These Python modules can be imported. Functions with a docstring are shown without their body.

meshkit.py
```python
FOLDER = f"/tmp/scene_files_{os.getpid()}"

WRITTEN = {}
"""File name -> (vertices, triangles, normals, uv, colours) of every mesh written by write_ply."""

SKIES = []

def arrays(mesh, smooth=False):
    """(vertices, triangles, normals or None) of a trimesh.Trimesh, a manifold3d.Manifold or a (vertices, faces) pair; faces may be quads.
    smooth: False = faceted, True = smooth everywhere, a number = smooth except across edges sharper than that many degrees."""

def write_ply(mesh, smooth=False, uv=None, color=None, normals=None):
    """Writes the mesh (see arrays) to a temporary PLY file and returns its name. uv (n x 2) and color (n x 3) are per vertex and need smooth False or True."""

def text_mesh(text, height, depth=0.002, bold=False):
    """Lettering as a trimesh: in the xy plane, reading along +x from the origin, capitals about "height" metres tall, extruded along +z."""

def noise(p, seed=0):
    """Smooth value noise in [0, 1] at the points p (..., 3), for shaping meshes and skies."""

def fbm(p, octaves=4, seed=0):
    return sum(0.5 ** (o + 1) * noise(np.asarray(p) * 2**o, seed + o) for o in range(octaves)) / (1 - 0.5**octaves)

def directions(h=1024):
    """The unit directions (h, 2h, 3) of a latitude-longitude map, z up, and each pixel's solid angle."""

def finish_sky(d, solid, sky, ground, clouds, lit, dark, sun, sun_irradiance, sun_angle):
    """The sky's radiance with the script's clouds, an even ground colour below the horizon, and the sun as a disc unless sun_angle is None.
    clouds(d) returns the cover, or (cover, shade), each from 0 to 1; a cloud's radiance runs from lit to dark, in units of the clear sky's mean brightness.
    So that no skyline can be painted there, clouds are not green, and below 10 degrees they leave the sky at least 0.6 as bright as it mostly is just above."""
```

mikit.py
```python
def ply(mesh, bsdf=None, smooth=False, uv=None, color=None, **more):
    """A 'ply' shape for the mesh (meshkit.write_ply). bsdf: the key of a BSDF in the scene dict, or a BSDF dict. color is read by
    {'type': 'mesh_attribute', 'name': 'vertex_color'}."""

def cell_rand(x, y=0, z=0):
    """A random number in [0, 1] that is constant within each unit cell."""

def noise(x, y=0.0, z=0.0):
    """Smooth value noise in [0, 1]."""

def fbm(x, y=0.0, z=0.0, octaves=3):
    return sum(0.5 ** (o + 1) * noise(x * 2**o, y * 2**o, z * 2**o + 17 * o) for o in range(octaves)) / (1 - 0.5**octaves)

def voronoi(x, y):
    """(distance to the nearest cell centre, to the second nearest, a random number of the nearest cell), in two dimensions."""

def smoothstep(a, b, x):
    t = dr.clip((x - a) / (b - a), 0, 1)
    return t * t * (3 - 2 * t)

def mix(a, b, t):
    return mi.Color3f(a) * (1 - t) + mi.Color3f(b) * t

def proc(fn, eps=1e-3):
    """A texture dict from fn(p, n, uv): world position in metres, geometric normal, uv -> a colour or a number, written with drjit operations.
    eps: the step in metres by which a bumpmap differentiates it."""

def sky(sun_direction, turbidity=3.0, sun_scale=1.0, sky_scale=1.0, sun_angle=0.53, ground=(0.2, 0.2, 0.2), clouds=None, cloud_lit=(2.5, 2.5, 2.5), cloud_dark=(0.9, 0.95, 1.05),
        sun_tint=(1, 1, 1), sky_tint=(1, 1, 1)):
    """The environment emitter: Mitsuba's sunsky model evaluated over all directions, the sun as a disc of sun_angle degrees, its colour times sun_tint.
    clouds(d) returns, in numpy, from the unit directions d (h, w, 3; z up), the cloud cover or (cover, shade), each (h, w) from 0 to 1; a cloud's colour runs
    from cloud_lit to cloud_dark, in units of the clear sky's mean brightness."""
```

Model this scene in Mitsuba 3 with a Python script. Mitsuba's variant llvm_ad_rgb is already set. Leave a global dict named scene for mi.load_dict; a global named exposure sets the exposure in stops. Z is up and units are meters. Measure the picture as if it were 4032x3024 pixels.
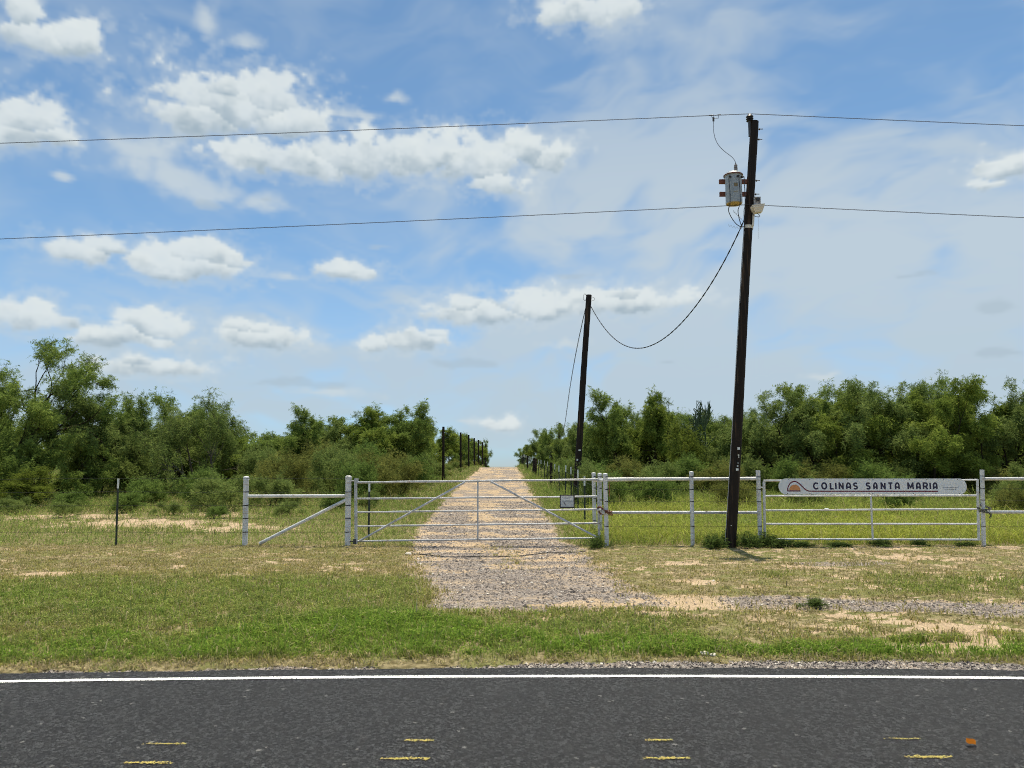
import math
import numpy as np
import trimesh
import drjit as dr
import mitsuba as mi
import mikit
import meshkit
from scipy.interpolate import PchipInterpolator, CubicSpline
from shapely.geometry import LineString, Polygon, box
from shapely.ops import unary_union

T = mi.ScalarTransform4f
scene, labels = {}, {}

# ------------------------------------------------------------------ camera, sky, exposure
PITCH = math.atan(328 / 3028)
scene['camera'] = {'type': 'perspective', 'fov': 67.29, 'fov_axis': 'x', 'near_clip': 0.05, 'far_clip': 8000.0,
                   'to_world': T().look_at(origin=[0, 0, 1.58], target=[0, math.cos(PITCH), 1.58 + math.sin(PITCH)], up=[0, 0, 1])}
exposure = 1.95
SUN = (0.10, 0.26, 1.0)


def sm(a, b, x):
    t = np.clip((np.asarray(x, float) - a) / (b - a), 0, 1)
    return t * t * (3 - 2 * t)


# cumulus lobes: azimuth, elevation, half width, half height in degrees
CUMULUS = [(-21.0, 23.3, 5.1, 2.2), (-23.1, 22.2, 3.3, 1.6), (-17.5, 22.7, 3.2, 1.4), (-18.8, 24.2, 2.6, 1.5), (-21.4, 24.2, 2.2, 1.1), (-16.1, 20.3, 4.9, 1.3), (-11.4, 20.9, 5.1, 1.9),
           (-7.3, 21.2, 4.2, 1.8), (-3.0, 20.8, 3.9, 1.8), (-1.3, 19.5, 2.5, 1.0), (1.2, 21.8, 2.7, 1.3), (3.2, 21.3, 1.2, 1.1), (-33.6, 20.1, 2.1, 1.7), (-34.5, 19.2, 2.7, 1.2),
           (-31.8, 19.3, 1.3, 0.7), (-33.4, 24.9, 2.4, 1.0), (-34.4, 26.1, 1.0, 1.5), (-31.0, 25.3, 1.8, 1.0), (5.9, 30.5, 3.4, 1.2), (8.2, 30.5, 2.3, 1.0), (-30.1, 12.7, 2.2, 0.9),
           (-28.3, 13.2, 1.5, 0.7), (-23.7, 12.5, 3.7, 1.3), (-22.2, 13.3, 2.6, 1.1), (-12.1, 13.1, 2.4, 0.7), (-32.5, 8.3, 2.3, 1.1), (-33.6, 8.5, 1.5, 1.0), (-26.9, 7.4, 2.9, 0.9),
           (-24.8, 8.3, 2.2, 1.0), (-18.8, 7.8, 3.4, 1.0), (-19.6, 8.5, 1.5, 0.6), (-17.9, 8.4, 1.1, 0.5), (-24.9, 5.5, 3.0, 0.9), (-25.7, 5.9, 1.4, 0.6), (-1.9, 10.1, 3.7, 1.1),
           (-3.2, 10.7, 1.7, 0.8), (2.6, 10.7, 4.9, 1.2), (9.2, 10.9, 3.9, 1.0), (8.5, 11.5, 1.7, 0.5), (-7.1, 8.1, 2.1, 1.0), (-10.2, 7.7, 1.1, 0.9), (-6.3, 8.7, 0.9, 0.5),
           (-0.9, 2.1, 1.2, 0.5), (33.8, 17.3, 1.7, 0.7), (32.6, 16.6, 1.1, 0.3)]
WISPS = [(-11.8, 24.0, 3.8, 0.6), (-9.1, 25.0, 1.6, 0.7), (-25.1, 18.4, 4.9, 1.6), (-22.1, 17.6, 4.3, 1.5), (-18.9, 17.3, 3.5, 1.2), (-22.8, 28.5, 1.4, 2.1), (-20.2, 27.4, 2.2, 0.9),
         (3.4, 31.4, 2.5, 0.7), (-3.3, 2.3, 1.5, 0.3), (33.0, 19.0, 0.6, 0.4), (-13.8, 4.2, 3.9, 0.7), (21.9, 5.2, 1.5, 0.3), (-31.4, 17.1, 1.0, 0.3), (4.0, 8.0, 2.2, 0.5),
         (-16.6, 12.4, 2.1, 0.5), (-26.6, 19.7, 3.1, 1.4)]
DARKS = [(28.7, 11.5, 1.5, 0.3), (27.3, 11.4, 0.8, 0.2), (33.0, 8.8, 1.3, 0.6), (32.6, 6.0, 1.5, 0.4), (11.4, 6.5, 1.1, 0.3), (-22.2, 16.8, 1.5, 0.5), (-18.1, 17.4, 0.8, 0.2),
         (-4.0, 6.6, 3.1, 0.5), (-10.0, 14.9, 1.4, 0.3), (4.7, 12.9, 1.7, 0.4), (-15.7, 4.8, 5.1, 0.5)]


def clouds(d):
    az = np.degrees(np.arctan2(d[..., 0], d[..., 1]))
    el = np.degrees(np.arcsin(np.clip(d[..., 2], -1, 1)))
    # thin cirrus sheets drawn out by the wind, over the whole dome
    p = np.stack([d[..., 0], d[..., 1], np.zeros_like(az)], -1) / (d[..., 2:3] + 0.16)
    th = np.radians(5 + 6 * np.sin(az * 0.06 + el * 0.05))
    u = (az * np.cos(th) + el * np.sin(th)) / 12.0
    v = (el * np.cos(th) - az * np.sin(th)) / 4.4
    inside = sm(75, 45, np.abs(az)) * sm(60, 40, el)
    q = np.stack([p[..., 0] * 0.55 + p[..., 1] * 0.42, p[..., 1] * 1.5 - p[..., 0] * 1.1, p[..., 0] * 0 + 3.3], -1)
    q2 = np.stack([u, v, u * 0 + 1.7], -1)
    w1 = meshkit.fbm(q2 * np.array([1.0, 0.7, 1]) + 9, 3, 5) - 0.5
    w2 = meshkit.fbm(q2 * np.array([1.3, 0.8, 1]) + 31, 3, 6) - 0.5
    q3 = q2 + np.stack([w1 * 1.1, w2 * 2.2, w1 * 0], -1)
    streak = inside * meshkit.fbm(q3 * np.array([0.8, 0.62, 1]), 5, 11) + (1 - inside) * meshkit.fbm(q * 0.9, 5, 11)
    fine = inside * meshkit.fbm(q3 * np.array([2.6, 2.4, 1]) + 5, 5, 23) + (1 - inside) * meshkit.fbm(q * np.array([2.2, 4.5, 1]), 4, 23)
    amount = 0.36 + 0.19 * sm(-14, 8, az) * sm(75, 30, np.abs(az)) + 0.12 * sm(22, 8, el) - 0.16 * sm(-4, -20, az) * sm(8, 16, el) * sm(-80, -40, az) - 0.13 * sm(19, 30, el)
    veil = sm(0.68 - amount * 0.62, 0.98 - amount * 0.62, streak * 0.55 + fine * 0.52) * (0.62 + 0.30 * amount)
    veil = np.maximum(veil, 0.58 * sm(15, 3, el) * (0.35 + 0.9 * sm(0.25, 0.7, fine)))
    veil = np.maximum(veil, 0.30 * sm(0.35, 0.65, fine * 0.6 + streak * 0.4))
    veil *= 1 - 0.75 * np.exp(-((az - 33) / 4) ** 2 - ((el - 26) / 1.6) ** 2) - 0.7 * np.exp(-((az + 28) / 6) ** 2 - ((el - 17) / 2.2) ** 2)
    cover, shade = np.clip(veil, 0, 0.9) * (1 - 0.22 * sm(18, 28, el)), 0.44 + 0.2 * sm(16, 3, el)
    near = (np.abs(az) < 60) & (el < 42)
    a, e = az[near], el[near] - 1.12
    P = np.stack([a, e * 1.25, np.zeros_like(a)], -1)
    wob = np.stack([meshkit.fbm(P * 0.45, 3, 71), meshkit.fbm(P * 0.45, 3, 72)], -1) - 0.5
    n1 = meshkit.fbm(P * 0.62 + 4, 5, 31) - 0.5
    n2 = meshkit.fbm(P * np.array([0.8, 1.0, 1]) + 40, 4, 33) - 0.5
    n3 = meshkit.fbm(P * np.array([1.7, 2.0, 1]) + 13, 4, 37) - 0.5
    bill = np.abs(meshkit.fbm(P * 1.25 + 7, 4, 35) - 0.5) * 2
    a, e = a + wob[:, 0] * 1.6, e + wob[:, 1] * 0.9
    c, s = cover[near], shade[near]
    for lobes, strength, kind in ((WISPS, 0.74, 0), (DARKS, 0.42, 1), (CUMULUS, 1.0, 2)):
        F, t = np.full(a.shape, -9.0), np.zeros(a.shape)
        for (ca, ce, ra, re) in lobes:
            da, de = (a - ca) / ra, (e - ce) / re
            f = (1 - np.sqrt(da ** 2 + np.where(de > 0, de, de * 1.5) ** 2)) * (0.75 if kind == 2 else 1.0)
            up = f > F
            F, t = np.where(up, f, F), np.where(up, -de, t)
        if kind == 2:
            G = F + 1.05 * n1 + 0.30 + 0.55 * n3 - 0.22 * bill * sm(0.6, -0.1, F)
            k = sm(-0.06, 0.36 + 0.40 * sm(-0.2, 1.0, t), G) * (0.95 + 0.2 * n2)
            k = np.maximum(k, 0.34 * sm(-0.45, 0.25, G + 0.6 * n3))
            sh = np.clip(sm(0.05, 1.15, 0.44 + 0.75 * t + 1.0 * n2 - 0.6 * n1 + 0.35 * (0.35 - bill)), 0, 1) * (0.35 + 0.65 * sm(0.0, 0.6, G))
        elif kind == 1:
            G = F + 1.1 * n1
            k, sh = sm(0.0, 0.6, G) * strength, np.full(a.shape, 1.0)
        else:
            G = F + 1.3 * n1
            k, sh = sm(0.0, 0.9, G) * strength, np.full(a.shape, 0.3)
        k = np.clip(k, 0, 1) * sm(0.3, 1.5, e)
        s = s * (1 - k) + sh * k
        c = 1 - (1 - c) * (1 - k)
    cover[near], shade[near] = c, s
    # beside and behind the camera: the same scattered fair-weather cumulus
    far = ~near
    pf = p[far]
    puff = meshkit.fbm(pf * 1.4 + 20, 5, 51)
    k = sm(0.56, 0.66, puff) * sm(1.0, 6.0, el[far])
    sh = sm(0.56, 0.8, meshkit.fbm(pf * 1.4 + np.array([20.05, 20.05, 20]), 4, 51))
    shade[far] = shade[far] * (1 - k) + sh * k
    cover[far] = 1 - (1 - cover[far]) * (1 - k)
    return cover, shade


scene['daylight'] = mikit.sky(SUN, turbidity=3.0, clouds=clouds, cloud_lit=(1.98, 2.14, 2.16), cloud_dark=(0.98, 1.25, 1.46), sky_tint=(0.84, 0.98, 1.02), sun_tint=(0.96, 1.02, 1.03), ground=(0.2, 0.18, 0.13))


# ------------------------------------------------------------------ helpers
def rgb(c):
    return {'type': 'rgb', 'value': list(map(float, c))}


def tag(key, label=None, category=None, group=None, kind=None):
    labels[key] = {k: v for k, v in (('label', label), ('category', category), ('group', group), ('kind', kind)) if v}


OFFSET = [0.0, 0.0, 0.0]


def add(key, mesh, bsdf, smooth=False, **more):
    if isinstance(mesh, (list, tuple)) and len(mesh) and isinstance(mesh[0], trimesh.Trimesh):
        mesh = trimesh.util.concatenate(list(mesh))
    if any(OFFSET):
        mesh = mesh.copy()
        mesh.apply_translation(OFFSET)
    base, n = key, 0
    while key in scene:
        n += 1
        key = f'{base}_{n:03d}'
    scene[key] = mikit.ply(mesh, bsdf, smooth=smooth, **more)
    return key


def frame(d):
    d = np.asarray(d, float) / np.linalg.norm(d)
    a = np.cross(d, [0, 0, 1] if abs(d[2]) < 0.9 else [1, 0, 0])
    a /= np.linalg.norm(a)
    return d, a, np.cross(d, a)


def tube(p0, p1, r0, r1=None, n=14, cap=True):
    return polytube([p0, p1], [r0, r0 if r1 is None else r1], n, cap)


def polytube(pts, r, n=8, cap=True):
    pts = np.asarray(pts, float)
    r = np.broadcast_to(r, len(pts))
    tang = np.gradient(pts, axis=0) if len(pts) > 2 else np.array([pts[1] - pts[0]] * 2)
    d, a, b = frame(tang[0])
    ang = np.arange(n) * 2 * np.pi / n
    rings = []
    for p, t, rr in zip(pts, tang, r):
        t = t / (np.linalg.norm(t) + 1e-12)
        a = a - t * (a @ t)
        a /= np.linalg.norm(a)
        b = np.cross(t, a)
        rings.append(p + rr * (np.cos(ang)[:, None] * a + np.sin(ang)[:, None] * b))
    v = np.vstack(rings)
    i = np.arange(n)
    f = []
    for k in range(len(pts) - 1):
        q, w = k * n, (k + 1) * n
        f += [np.stack([q + i, q + (i + 1) % n, w + (i + 1) % n], 1), np.stack([q + i, w + (i + 1) % n, w + i], 1)]
    if cap:
        v = np.vstack([v, pts[:1], pts[-1:]])
        m, e = len(v) - 2, (len(pts) - 1) * n
        f += [np.stack([i * 0 + m, (i + 1) % n, i], 1), np.stack([i * 0 + m + 1, e + i, e + (i + 1) % n], 1)]
    return trimesh.Trimesh(v, np.vstack(f), process=False)


def bx(c, s, rot=None):
    m = trimesh.creation.box(s)
    if rot is not None:
        m.apply_transform(rot)
    m.apply_translation(c)
    return m


def lathe(profile, base, n=24, axis=(0, 0, 1)):
    """revolve (radius, height) pairs about an axis through base"""
    d, a, b = frame(axis)
    ang = np.arange(n) * 2 * np.pi / n
    v = np.vstack([np.asarray(base) + d * h + r * (np.cos(ang)[:, None] * a + np.sin(ang)[:, None] * b) for r, h in profile])
    i, f = np.arange(n), []
    for k in range(len(profile) - 1):
        q, w = k * n, (k + 1) * n
        f += [np.stack([q + i, q + (i + 1) % n, w + (i + 1) % n], 1), np.stack([q + i, w + (i + 1) % n, w + i], 1)]
    return trimesh.Trimesh(v, np.vstack(f), process=False)


def extrude(shape, depth):
    gs = [g for g in getattr(shape, 'geoms', [shape]) if g.area > 1e-9]
    return trimesh.util.concatenate([trimesh.creation.extrude_polygon(g, depth, engine='earcut') for g in gs])


def upright(mesh, x, y, z):
    """a mesh drawn in the xy plane (extruded along +z) stood up to face the camera's side (-y)"""
    m = mesh.copy()
    v = np.array(m.vertices)
    m.vertices = np.stack([v[:, 0] + x, y - v[:, 2], v[:, 1] + z], 1)
    return m


# ------------------------------------------------------------------ materials
def mat(name, d):
    scene[name] = d
    return name


def n3(p, s, o=0.0):
    return mikit.noise(p.x * s + o, p.y * s + o, p.z * s)


def white_paint(p, n, uv):
    dirt = mikit.fbm(p.x * 9, p.y * 9, p.z * 5, 4)
    spots = mikit.smoothstep(0.72, 0.80, mikit.fbm(p.x * 17 + 5, p.y * 17, p.z * 13, 3))
    c = mikit.mix((0.60, 0.61, 0.62), (0.47, 0.47, 0.46), mikit.smoothstep(0.45, 0.75, dirt))
    streaks = mikit.smoothstep(0.62, 0.72, mikit.fbm(p.x * 1.8 + 3, p.y * 5, p.z * 45, 3)) * mikit.smoothstep(0.45, 0.6, mikit.fbm(p.x * 0.9, p.y, p.z * 2.0 + 8, 2))
    c = mikit.mix(c, (0.30, 0.20, 0.13), streaks * 0.6)
    return mikit.mix(c, (0.20, 0.10, 0.055), spots * 0.8)


def grey_paint(p, n, uv):
    dirt = mikit.fbm(p.x * 11, p.y * 11, p.z * 6, 4)
    c = mikit.mix((0.47, 0.49, 0.52), (0.34, 0.35, 0.36), mikit.smoothstep(0.4, 0.75, dirt))
    return mikit.mix(c, (0.22, 0.15, 0.10), mikit.smoothstep(0.70, 0.76, mikit.fbm(p.x * 21 + 2, p.y * 21, p.z * 15, 3)) * 0.6)


def creosote(p, n, uv):
    g = mikit.fbm(p.x * 60, p.y * 60, p.z * 2.2, 4)
    k = mikit.smoothstep(0.55, 0.8, mikit.fbm(p.x * 25 + 3, p.y * 25, p.z * 0.9, 3))
    return mikit.mix(mikit.mix((0.008, 0.006, 0.005), (0.022, 0.015, 0.011), g), (0.085, 0.052, 0.030), k * 0.85)


def creosote_h(p, n, uv):
    return mikit.fbm(p.x * 70, p.y * 70, p.z * 2.5, 3)


def asphalt(p, n, uv):
    d1, d2, r = mikit.voronoi(p.x * 44, p.y * 40)
    e1, e2, r2 = mikit.voronoi(p.x * 88 + 7, p.y * 88)
    c = mikit.mix((0.004, 0.004, 0.005), (0.122, 0.126, 0.130), r * r)
    c = mikit.mix(c, mikit.mix((0.006, 0.006, 0.007), (0.11, 0.114, 0.118), r2 * r2), 0.35)
    gap = mikit.smoothstep(0.02, 0.2, d2 - d1)
    c = mikit.mix((0.008, 0.008, 0.009), c, 0.15 + 0.85 * gap)
    pale = mikit.smoothstep(0.996, 0.998, r)
    return mikit.mix(c, (0.30, 0.29, 0.27), pale * 0.7)


def asphalt_h(p, n, uv):
    d1, d2, r = mikit.voronoi(p.x * 44, p.y * 40)
    return mikit.smoothstep(0.0, 0.4, d2 - d1) * (0.3 + 0.7 * r)


def earth(p, n, uv):
    """uv.x: share of crushed stone, uv.y: share of bare sand; the rest is dry thatch and soil"""
    f1 = mikit.fbm(p.x * 3.1, p.y * 3.1, 0.0, 4)
    f2 = mikit.fbm(p.x * 24, p.y * 24, 2.0, 3)
    d1, d2, r = mikit.voronoi(p.x * 46, p.y * 46)
    f3 = mikit.fbm(p.x * 2.6, p.y * 9.0, 5.0, 4)
    sand = mikit.mix((0.43, 0.32, 0.20), (0.49, 0.39, 0.28), f1)
    sand = mikit.mix(sand, (0.33, 0.25, 0.165), mikit.smoothstep(0.5, 0.75, f2) * 0.65)
    stone = mikit.mix((0.12, 0.106, 0.10), (0.41, 0.36, 0.32), r)
    stone = mikit.mix(stone, (0.37, 0.295, 0.215), mikit.smoothstep(0.42, 0.7, f3) * 0.65)
    litter = mikit.mix((0.13, 0.11, 0.055), (0.30, 0.255, 0.15), mikit.smoothstep(0.25, 0.75, f2))
    litter = mikit.mix(litter, (0.16, 0.175, 0.06), mikit.smoothstep(0.4, 0.65, f1) * 0.7)
    c = mikit.mix(litter, sand, mikit.smoothstep(0.3, 0.7, uv.y + (f2 - 0.5) * 0.5))
    return mikit.mix(c, stone, mikit.smoothstep(0.3, 0.7, uv.x + (f2 - 0.5) * 0.45))


def earth_h(p, n, uv):
    d1, d2, r = mikit.voronoi(p.x * 46, p.y * 46)
    return 0.6 * mikit.fbm(p.x * 19, p.y * 19, 0.0, 3) + 0.5 * r * mikit.smoothstep(0.0, 0.3, d2 - d1)


def line_paint(p, n, uv):
    d1, d2, r = mikit.voronoi(p.x * 62, p.y * 62)
    worn = mikit.smoothstep(0.10, 0.0, d2 - d1) * 0.55 + mikit.smoothstep(0.86, 0.94, r) * 0.4
    return mikit.mix((0.80, 0.81, 0.79), (0.10, 0.10, 0.10), worn)


def yellow_paint(p, n, uv):
    d1, d2, r = mikit.voronoi(p.x * 62, p.y * 62)
    return mikit.mix((0.56, 0.45, 0.10), (0.34, 0.27, 0.08), r)


def tank_paint(p, n, uv):
    c = mikit.mix((0.26, 0.30, 0.325), (0.36, 0.40, 0.42), mikit.fbm(p.x * 14, p.y * 14, p.z * 1.6, 3))
    return mikit.mix(c, (0.30, 0.21, 0.11), mikit.smoothstep(0.64, 0.8, mikit.fbm(p.x * 12, p.y * 12, p.z * 2.5 + 4, 3)) * 0.5)


def rust(p, n, uv):
    return mikit.mix((0.10, 0.028, 0.016), (0.20, 0.07, 0.035), mikit.fbm(p.x * 40, p.y * 40, p.z * 40, 3))


def plastic(color, rough=0.45, spec=0.5, **more):
    return {'type': 'twosided', 'b': {'type': 'principled', 'base_color': mikit.proc(color) if callable(color) else rgb(color), 'roughness': rough, 'specular': spec, **more}}


def bumped(inner, h, scale, eps):
    return {'type': 'twosided', 'b': {'type': 'bumpmap', 'arbitrary': mikit.proc(h, eps), 'scale': scale, 'b': inner}}


VC = {'type': 'mesh_attribute', 'name': 'vertex_color'}
WHITE = mat('m_white', plastic(white_paint, 0.42))
GREY = mat('m_grey', plastic(grey_paint, 0.40))
POLE = mat('m_pole', bumped({'type': 'principled', 'base_color': mikit.proc(creosote), 'roughness': 0.75, 'specular': 0.25}, creosote_h, 0.006, 0.002))
ROAD = mat('m_road', bumped({'type': 'principled', 'base_color': mikit.proc(asphalt), 'roughness': 0.6, 'specular': 0.35}, asphalt_h, 0.016, 0.0015))
EARTH = mat('m_earth', bumped({'type': 'diffuse', 'reflectance': mikit.proc(earth)}, earth_h, 0.014, 0.004))
LINE = mat('m_line', plastic(line_paint, 0.6))
YELLOW = mat('m_yellow', plastic(yellow_paint, 0.6))
TANK = mat('m_tank', plastic(tank_paint, 0.4))
RUST = mat('m_rust', plastic(rust, 0.7))
PORCELAIN = mat('m_porcelain', plastic((0.22, 0.20, 0.19), 0.15))
DARKMETAL = mat('m_darkmetal', plastic((0.05, 0.05, 0.05), 0.5))
GALV = mat('m_galv', plastic((0.42, 0.43, 0.44), 0.42))
WIRE = mat('m_wire', plastic((0.045, 0.045, 0.05), 0.8, 0.2))
CABLE = mat('m_cable', plastic((0.02, 0.02, 0.02), 0.5))
GREEN_POST = mat('m_green_post', plastic((0.018, 0.03, 0.022), 0.5))
TIP = mat('m_tip', plastic((0.62, 0.66, 0.64), 0.5))
SIGN = mat('m_sign', plastic((0.65, 0.68, 0.72), 0.35))
NAVY = mat('m_navy', plastic((0.012, 0.010, 0.045), 0.5))
MAROON = mat('m_maroon', plastic((0.13, 0.012, 0.03), 0.5))
ORANGE = mat('m_orange', plastic((0.55, 0.24, 0.09), 0.5))
INK = mat('m_ink', plastic((0.16, 0.17, 0.20), 0.6))
BLACK = mat('m_black', plastic((0.02, 0.02, 0.022), 0.4))
RED = mat('m_red', plastic((0.28, 0.018, 0.015), 0.4))
PALEPLASTIC = mat('m_paleplastic', plastic((0.62, 0.58, 0.48), 0.4))
AMBER = mat('m_amber', {'type': 'principledthin', 'base_color': rgb((0.50, 0.17, 0.02)), 'roughness': 0.3, 'diff_trans': 0.8})
LEAF = mat('m_leaf', {'type': 'principledthin', 'base_color': VC, 'roughness': 0.5, 'diff_trans': 0.8, 'eta': 1.18})
BARK = mat('m_bark', {'type': 'twosided', 'b': {'type': 'diffuse', 'reflectance': VC}})
STONE = mat('m_stone', {'type': 'twosided', 'b': {'type': 'diffuse', 'reflectance': VC}})

# ------------------------------------------------------------------ terrain
ROAD_Z = -0.165
_prof = PchipInterpolator([-3000, -60, 0, 6.75, 7.3, 8.2, 9.6, 11.5, 13.5, 16.3, 20, 25, 37, 55, 68, 79, 84, 95, 110, 125, 160, 300, 1000, 3500],
                          [-12, -0.6, -0.25, -0.20, -0.15, -0.09, -0.05, -0.04, -0.03, -0.045, 0.06, 0.20, 0.49, 0.93, 1.30, 1.59, 1.6, 1.5, 1.3, 1.05, 0.3, -3, -9, -12])


def line_y(x):
    u = np.asarray(x, float) - 1.0
    return np.where(np.abs(u) < 14, 6.685 - 0.006 * u * u, 6.685 - 0.006 * 196 - 0.168 * (np.abs(u) - 14))


def terrain(x, y):
    x, y = np.asarray(x, float), np.asarray(y, float)
    z = _prof(y)
    p = np.stack([x * 0.35, y * 0.35, 0 * x], -1)
    amp = 0.09 * sm(8.0, 12.0, y) * sm(-1.0, 1.5, np.abs(x + 0.5) - 2.2)
    rise = 0.35 * sm(20, 28, y) * sm(3, 9, np.abs(x + 1.0))
    return z + amp * (meshkit.fbm(p, 4, 3) - 0.5) + rise * sm(200, 40, y) * 0.3


Y_E = [8.6, 9.2, 10, 11.5, 13.5, 15.5, 18, 26, 38, 57, 78, 90, 130]
L_E = [-0.9, -1.15, -1.15, -1.42, -1.85, -2.1, -2.3, -2.5, -2.8, -3.1, -3.1, -3.1, -3.1]
R_E = [2.3, 2.1, 1.75, 1.56, 1.45, 1.34, 1.2, 0.95, 0.9, 0.8, 0.5, 0.45, 0.4]


def fbm2(x, y, s, o=4, seed=0):
    return meshkit.fbm(np.stack([np.asarray(x) * s, np.asarray(y) * s, np.zeros(np.shape(x)) + 0.37], -1), o, seed)


BARE = [(-4.9, 15.5, 0.26, 0.5), (-4.4, 11.7, 0.42, 0.5), (-7.1, 12.0, 0.65, 0.52), (-10.3, 20.8, 3.2, 1.3), (-7.0, 19.8, 1.8, 0.7), (-12.5, 22.5, 1.6, 0.9), (-9.0, 23.2, 1.0, 0.6), (5.5, 15.8, 0.57, 0.37), (7.7, 15.7, 0.59, 0.39),
        (3.0, 13.4, 0.73, 0.54), (2.7, 11.2, 0.41, 0.3), (7.0, 14.1, 0.42, 0.36), (5.0, 11.0, 0.15, 0.29), (3.6, 8.9, 0.32, 0.19), (4.7, 8.3, 0.75, 0.24), (5.4, 9.1, 0.49, 0.2),
        (-2.0, 10.1, 0.24, 0.15), (-1.0, 8.3, 0.12, 0.08), (0.2, 8.7, 0.58, 0.10), (0.9, 9.6, 0.9, 0.4), (1.7, 9.0, 0.8, 0.2), (10.1, 15.9, 0.4, 0.41), (-3.8, 13.8, 0.58, 0.46),
        (-3.7, 15.2, 0.27, 0.34), (4.9, 12.7, 0.46, 0.29), (8.0, 13.8, 0.33, 0.34), (4.3, 7.6, 0.9, 0.16), (5.3, 7.9, 0.8, 0.14)]


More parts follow.
